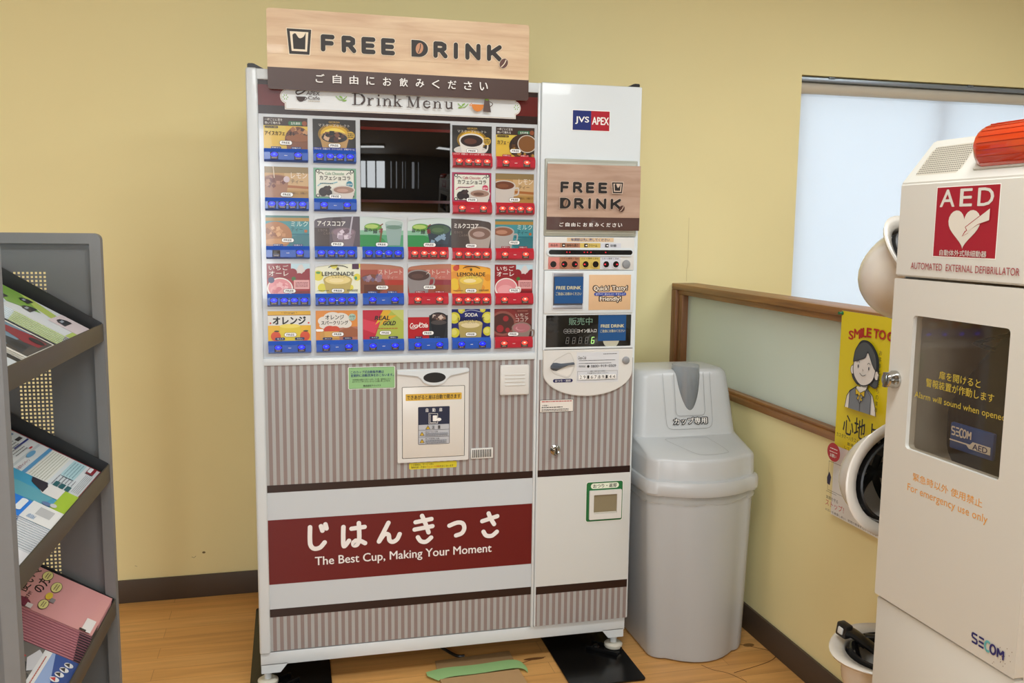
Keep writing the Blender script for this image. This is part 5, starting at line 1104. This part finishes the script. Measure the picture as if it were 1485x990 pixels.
def copies(src, n, step, t, label, group):
    up = src.matrix_world.copy()
    for k in range(n):
        c = src.copy(); COL.objects.link(c); mw = up.copy(); mw.translation = up.translation+RW.to_3x3() @ (V3((0, -step*(k+1), 0)))-up.to_3x3() @ V3((0, t*(k+1)*.585, t*(k+1))); c.matrix_world = mw
        c['label'] = label; c['group'] = group
def green_cat(n):
    n.rect(0, 0, 1, 1, g_('#dfe6ea')); n.rect(0, .88, .5, .96, g_('#3c8a4a')); n.poly([(0, .1), (.35, .1), (.8, .6), (1, .9), (1, .5), (.6, .1), (1, 0), (0, 0)], g_('#b9cf6a')); n.poly([(.25, .55), (1, .95), (1, .6), (.5, .35)], g_('#7fae4a')); n.rect(.35, 0, 1, .28, g_('#e2d6da')); n.rect(0, .55, .2, 1, g_('#a9d3e6'))
    for x, y, s in ((.4, .62, .13), (.42, .42, .15), (.75, .5, .12), (.62, .2, .17)):
        n.poly([(x-s, y-.03), (x-s*.8, y+.03), (x-s*.3, y+.05), (x+s*.4, y+.045), (x+s, y+.01), (x+s, y-.03)], g_('#2a2c32')); n.poly([(x-s*.6, y+.025), (x+s*.3, y+.03), (x+s*.2, y+.008), (x-s*.6, y+.005)], g_('#9aa6b4'))
    n.rect(0, 0, 1, .06, g_('#eef0f0')); n.text('NET', .7, .02, .9, .045, g_('#4a4a52'))
def moto_card(n):
    n.rect(0, 0, 1, 1, g_('#e6e3da')); n.rect(.05, .86, .95, .97, g_('#3a3c40')); n.rect(.06, .52, .5, .84, g_('#dcd8cc')); n.text('Ride', .1, .66, .4, .74, g_('#4a4a46')); n.rect(.8, .42, .92, .84, g_('#c8402e'))
    n.rect(.06, .1, .94, .42, g_('#6f8fa4')); n.rect(.06, .1, .94, .24, g_('#4a4440')); n.poly([(.5, .2), (.6, .36), (.8, .4), (.9, .25), (.85, .12), (.55, .12)], g_('#8f2430')); n.poly([(.1, .14), (.2, .3), (.4, .32), (.5, .16)], g_('#2f3238')); n.circ(.3, .2, .05, g_('#1b1b1d')); n.circ(.75, .17, .05, g_('#1b1b1d'))
def grey_card(n): n.rect(0, 0, 1, 1, g_('#cfd6da')); n.rect(.1, .2, .9, .9, g_('#aeb9c0')); n.poly([(.2, .4), (.4, .6), (.8, .55), (.9, .35)], g_('#6f7a84'))
s0 = sheet('brochure', 'car catalogue brochure with green meadow cover, top of the stack on the highest rack shelf', 'brochure', 0, -.03, .155, 7, .285, .0016, g_('#dfe6ea'), g_('#e6e8ea'), None, green_cat)
und = sheet('brochure', 'lower copy under the meadow car brochure in the fanned stack on the highest shelf', 'brochure', 0, -.03-.006, .155, 6, .285, .0016, g_('#cfe0e8'), g_('#d9dde0'), 'copies in the meadow brochure stack', lambda n: (n.rect(0, 0, 1, 1, g_('#cfdfe8')), n.rect(0, 0, .3, .45, g_('#a9bf5a')), n.rect(0, 0, .3, .1, g_('#5a4a50')), n.rect(0, .6, .3, 1, g_('#8fc0d8'))))
copies(und, 6, .006, .0016, und['label'], und['group'])
s1 = sheet('brochure', 'cream brochure with motorcycle photo, top copy in the middle of the highest rack shelf', 'brochure', 0, -.262, .168, 2, .285, .0022, g_('#e6e3da'), g_('#d8d4c8'), None, moto_card)
und = sheet('brochure', 'lower copy under the cream motorcycle brochure on the highest shelf', 'brochure', 0, -.264, .168, 1, .285, .0022, g_('#e6e3da'), g_('#d8d4c8'), 'copies in the cream motorcycle stack')
copies(und, 1, .002, .0022, und['label'], und['group'])
sheet('brochure', 'pale grey brochure nearest the viewer on the highest rack shelf', 'brochure', 0, -.462, .165, 0, .285, .003, g_('#cfd6da'), g_('#d0d4d8'), None, grey_card)
def red_flyer(n):
    wine = g_('#8a1f2a'); n.rect(0, 0, 1, 1, wine); n.rect(.025, .045, .975, .99, g_('#e4ebee')); n = n.sub(0, .88); n.text('Fcarm', .32, .012, .55, .04, g_('#f0e8e8'))
    n.rect(.05, .56, .95, .58, g_('#c9d4da')); n.text('講習のご案内', .5, .88, .92, .93, g_('#8a4a50')); n.rect(.48, .775, .9, .80, g_('#5a86b4')); n.ell(.42, .75, .1, .018, g_('#27358a')); n.rect(.52, .66, .95, .675, g_('#27358a'), .006); n.rect(.75, .7, .9, .73, g_('#3a3a40')); n.rect(.12, .62, .3, .65, g_('#c22a3a')); n.rect(.12, .66, .3, .69, g_('#c22a3a')); n.lines(.06, .68, .35, .80, 6, g_('#6a7078'), .35, 3); n.lines(.35, .6, .7, .74, 6, g_('#7a8088'), .35, 4)
    n.text('入会キャンペーン', .06, .51, .42, .54, g_('#8a2a5a'), .01); n.ell(.58, .55, .13, .02, g_('#5fa6d4')); n.rect(.7, .585, .78, .60, g_('#c22a3a'))
    n.rect(.05, .462, .95, .49, g_('#5a9ed0')); n.rect(.06, .30, .94, .455, g_('#eceee6')); n.lines(.08, .31, .92, .45, 7, g_('#b4b8a8'), .35, 7); n.rect(.4, .16, .94, .27, g_('#b9dbe2')); n.lines(.43, .17, .9, .26, 4, g_('#6a9aa8'), .3, 8); n.lines(.1, .2, .4, .28, 3, g_('#8a9098'), .3, 9)
    for i in range(3): n.rect(.06, .13+i*.045, .2, .165+i*.045, g_('#1d5f66'), .006)
    n.lines(.22, .13, .4, .25, 5, g_('#8a9098'), .3, 3); n.rect(.74, .075, .95, .135, g_('#8a1f2a')); n.rect(.78, .1, .93, .13, g_('#e4ebee')); n.lines(.1, .06, .7, .12, 5, g_('#8a9098'), .3, 5)
sheet('brochure', 'white flyer with dark red border, top copy at the far end of the second shelf', 'brochure', 1, -.016, .205, 9, .29, .0012, g_('#8a1f2a'), g_('#7a2630'), None, red_flyer)
und = sheet('brochure', 'lower copy of the red bordered flyer stacked on the second shelf', 'brochure', 1, -.016, .205, 8, .29, .0012, g_('#8a1f2a'), g_('#74323a'), 'copies in the red flyer stack')
copies(und, 8, .0012, .0012, und['label'], und['group'])
def blue_cover(n):
    n.rect(0, 0, 1, 1, g_('#3f9fc4')); n.poly([(0, .95), (.25, .8), (.5, .6), (.42, .2), (0, .2)], g_('#2f86d8')); n.poly([(0, .7), (.3, .62), (.45, .4), (.4, .15), (0, .15)], g_('#1f7fe0')); n.poly([(.4, .5), (.55, .6), (.75, .5), (.75, .12), (.45, .15)], g_('#5fa8b8'))
    n.rect(.45, 0, 1, .1, g_('#9fc42c')); n.rect(0, 0, .45, .2, g_('#e6e8e8')); n.rect(.18, .05, .38, .14, g_('#b9bcc0')); n.text('募集案内', .05, .12, .14, .17, g_('#4a8ac0'))
    n.poly([(.7, .1), (.7, .2), (.85, .27), (1, .2), (1, .1)], g_('#e6e6e4')); n.poly([(.72, .2), (.86, .3), (.98, .32), (1, .22), (.9, .2)], g_('#2a2430')); n.circ(.5, .13, .03, g_('#5a78a8')); n.ell(.52, .09, .05, .02, g_('#c8ccd0')); n.ell(.15, .5, .12, .07, g_('#e8eef2')); n.text('さくら', .06, .48, .24, .53, g_('#2a2a30')); n.rect(.1, .22, .4, .26, g_('#e8eef2'), .02)
sheet('brochure', 'blue brochure with small white house, top copy in the middle of the second shelf', 'brochure', 1, -.236, .19, 13, .29, .0017, g_('#3f9fc4'), g_('#e2e6ea'), None, blue_cover)
und = sheet('brochure', 'lower copy fanned under the blue house brochure on the second shelf', 'brochure', 1, -.239, .19, 12, .29, .0017, g_('#1d5a9a'), g_('#dde2e6'), 'copies in the blue brochure stack', lambda n: (n.rect(0, 0, 1, 1, g_('#1a4f8a')), n.rect(0, 0, .45, .2, g_('#d8dadc'))))
copies(und, 12, .0052, .0017, und['label'], und['group'])
sheet('brochure', 'plain white brochure nearest the viewer on the second shelf', 'brochure', 1, -.50, .13, 0, .29, .006, g_('#e4e4e8'), g_('#d8d8dc'), None, lambda n: n.rect(0, 0, 1, 1, g_('#e6e6ea')))
def pink_cover(n):
    n.rect(0, 0, 1, 1, g_('#d89a98')); n = n.sub(.02, .68); rdk = g_('#a82a34'); bk = g_('#1f1a1c')
    n.stroke([(.55, .985), (.86, .985), (.86, .92), (.55, .92), (.55, .985)], .006, rdk); n.text('オススメ', .57, .93, .84, .975, rdk, .02)
    n.text('使いマ', .28, .78, .98, .885, bk, .03); n.text('の方', .42, .64, .8, .755, bk, .03); n.text('知ってますか？', .02, .72, .36, .765, bk, .02)
    yb_ = g_('#e0d88a')
    for x, y, rx, ry in ((.86, .70, .12, .05), (.68, .55, .13, .05), (.2, .56, .11, .045)): n.ell(x, y, rx+.012, ry+.006, g_('#5a4a34')); n.ell(x, y, rx, ry, yb_); n.lines(x-rx*.6, y-ry*.5, x+rx*.6, y+ry*.5, 2, g_('#6a5a3a'), .4)
    n.ell(.42, .56, .09, .035, g_('#e0c23c')); n.rect(.3, .48, .4, .53, g_('#8a8484'))
    n.ell(.08, .76, .1, .09, g_('#7a2a40')); n.rect(.0, .64, .1, .7, g_('#dcd4d0')); n.rect(0, 0, .3, .1, g_('#e6e2e0')); n.rect(0, .05, .04, .12, bk)
sheet('brochure', 'pink magazine with yellow speech bubbles, top of the thick stack on the third shelf', 'magazine', 2, -.010, .185, 12, .29, .0025, g_('#d89a98'), g_('#c08a8c'), None, pink_cover)
und = sheet('brochure', 'lower copy in the thick pink magazine stack on the third shelf', 'magazine', 2, -.0125, .185, 11, .29, .0025, g_('#b87a80'), g_('#a8707a'), 'copies in the pink magazine stack', lambda n: (n.rect(0, 0, 1, 1, g_('#b87a80')), n.rect(0, 0, .3, .09, g_('#2a2426'))))
copies(und, 11, .005, .0025, und['label'], und['group'])
def bike_cover(n):
    n.rect(0, 0, 1, 1, g_('#e2e2e0')); n.rect(.02, .40, .98, .98, g_('#b9b7b0')); bk = g_('#2a2a2c')
    n.rect(0, 0, 1, .12, g_('#1d4a94')); n.rect(0, .12, 1, .22, g_('#93abd4')); n.poly([(.4, .12), (1, .12), (1, .2)], g_('#1d4a94')); n.lines(.1, .235, .9, .25, 1, g_('#c06a5a'), .5)
    for i, x in enumerate((.9, .8, .7, .6)): n.circ(x, .09+.012*i, .03, g_('#e8e8e8')); n.poly([(x-.03, .08+.012*i), (x+.04, .09+.012*i), (x, .12+.012*i)], bk if i < 3 else g_('#c23a3a'))
    n.text('BIKES', .1, .03, .3, .09, g_('#d8e0ee'), .02)
    n.rect(.52, .27, .985, .66, g_('#6a6660')); n.poly([(.6, .38), (.66, .58), (.85, .6), (.95, .5), (.8, .45), (.78, .35)], g_('#b8242a')); n.circ(.9, .6, .07, g_('#4a4844')); n.circ(.6, .34, .06, bk); n.poly([(.55, .3), (.75, .34), (.95, .3), (.9, .27), (.6, .27)], g_('#c9c9cc'))
    n.ell(.58, .62, .05, .03, g_('#c8302c'))
    n.rect(.015, .27, .5, .66, g_('#4a4844')); ice(n, .25, .46, .25, .2, [g_('#8a8884'), g_('#2a2826'), g_('#b4b2ac'), g_('#605c56')], 40, 5)
    n.rect(.52, .68, .985, .98, g_('#55545c')); ice(n, .75, .83, .2, .15, [g_('#c4c6ce'), g_('#2a2a30'), g_('#8a8a98')], 16, 6); n.rect(.015, .68, .5, .98, g_('#7a828c')); ice(n, .25, .83, .2, .15, [g_('#b0b8c0'), g_('#3a3e44')], 16, 7)
sheet('brochure', 'motorcycle brochure with blue band and small photos beside the pink magazines', 'brochure', 2, -.262, .21, 1, .29, .003, g_('#e2e2e0'), g_('#d8d8d6'), None, bike_cover)
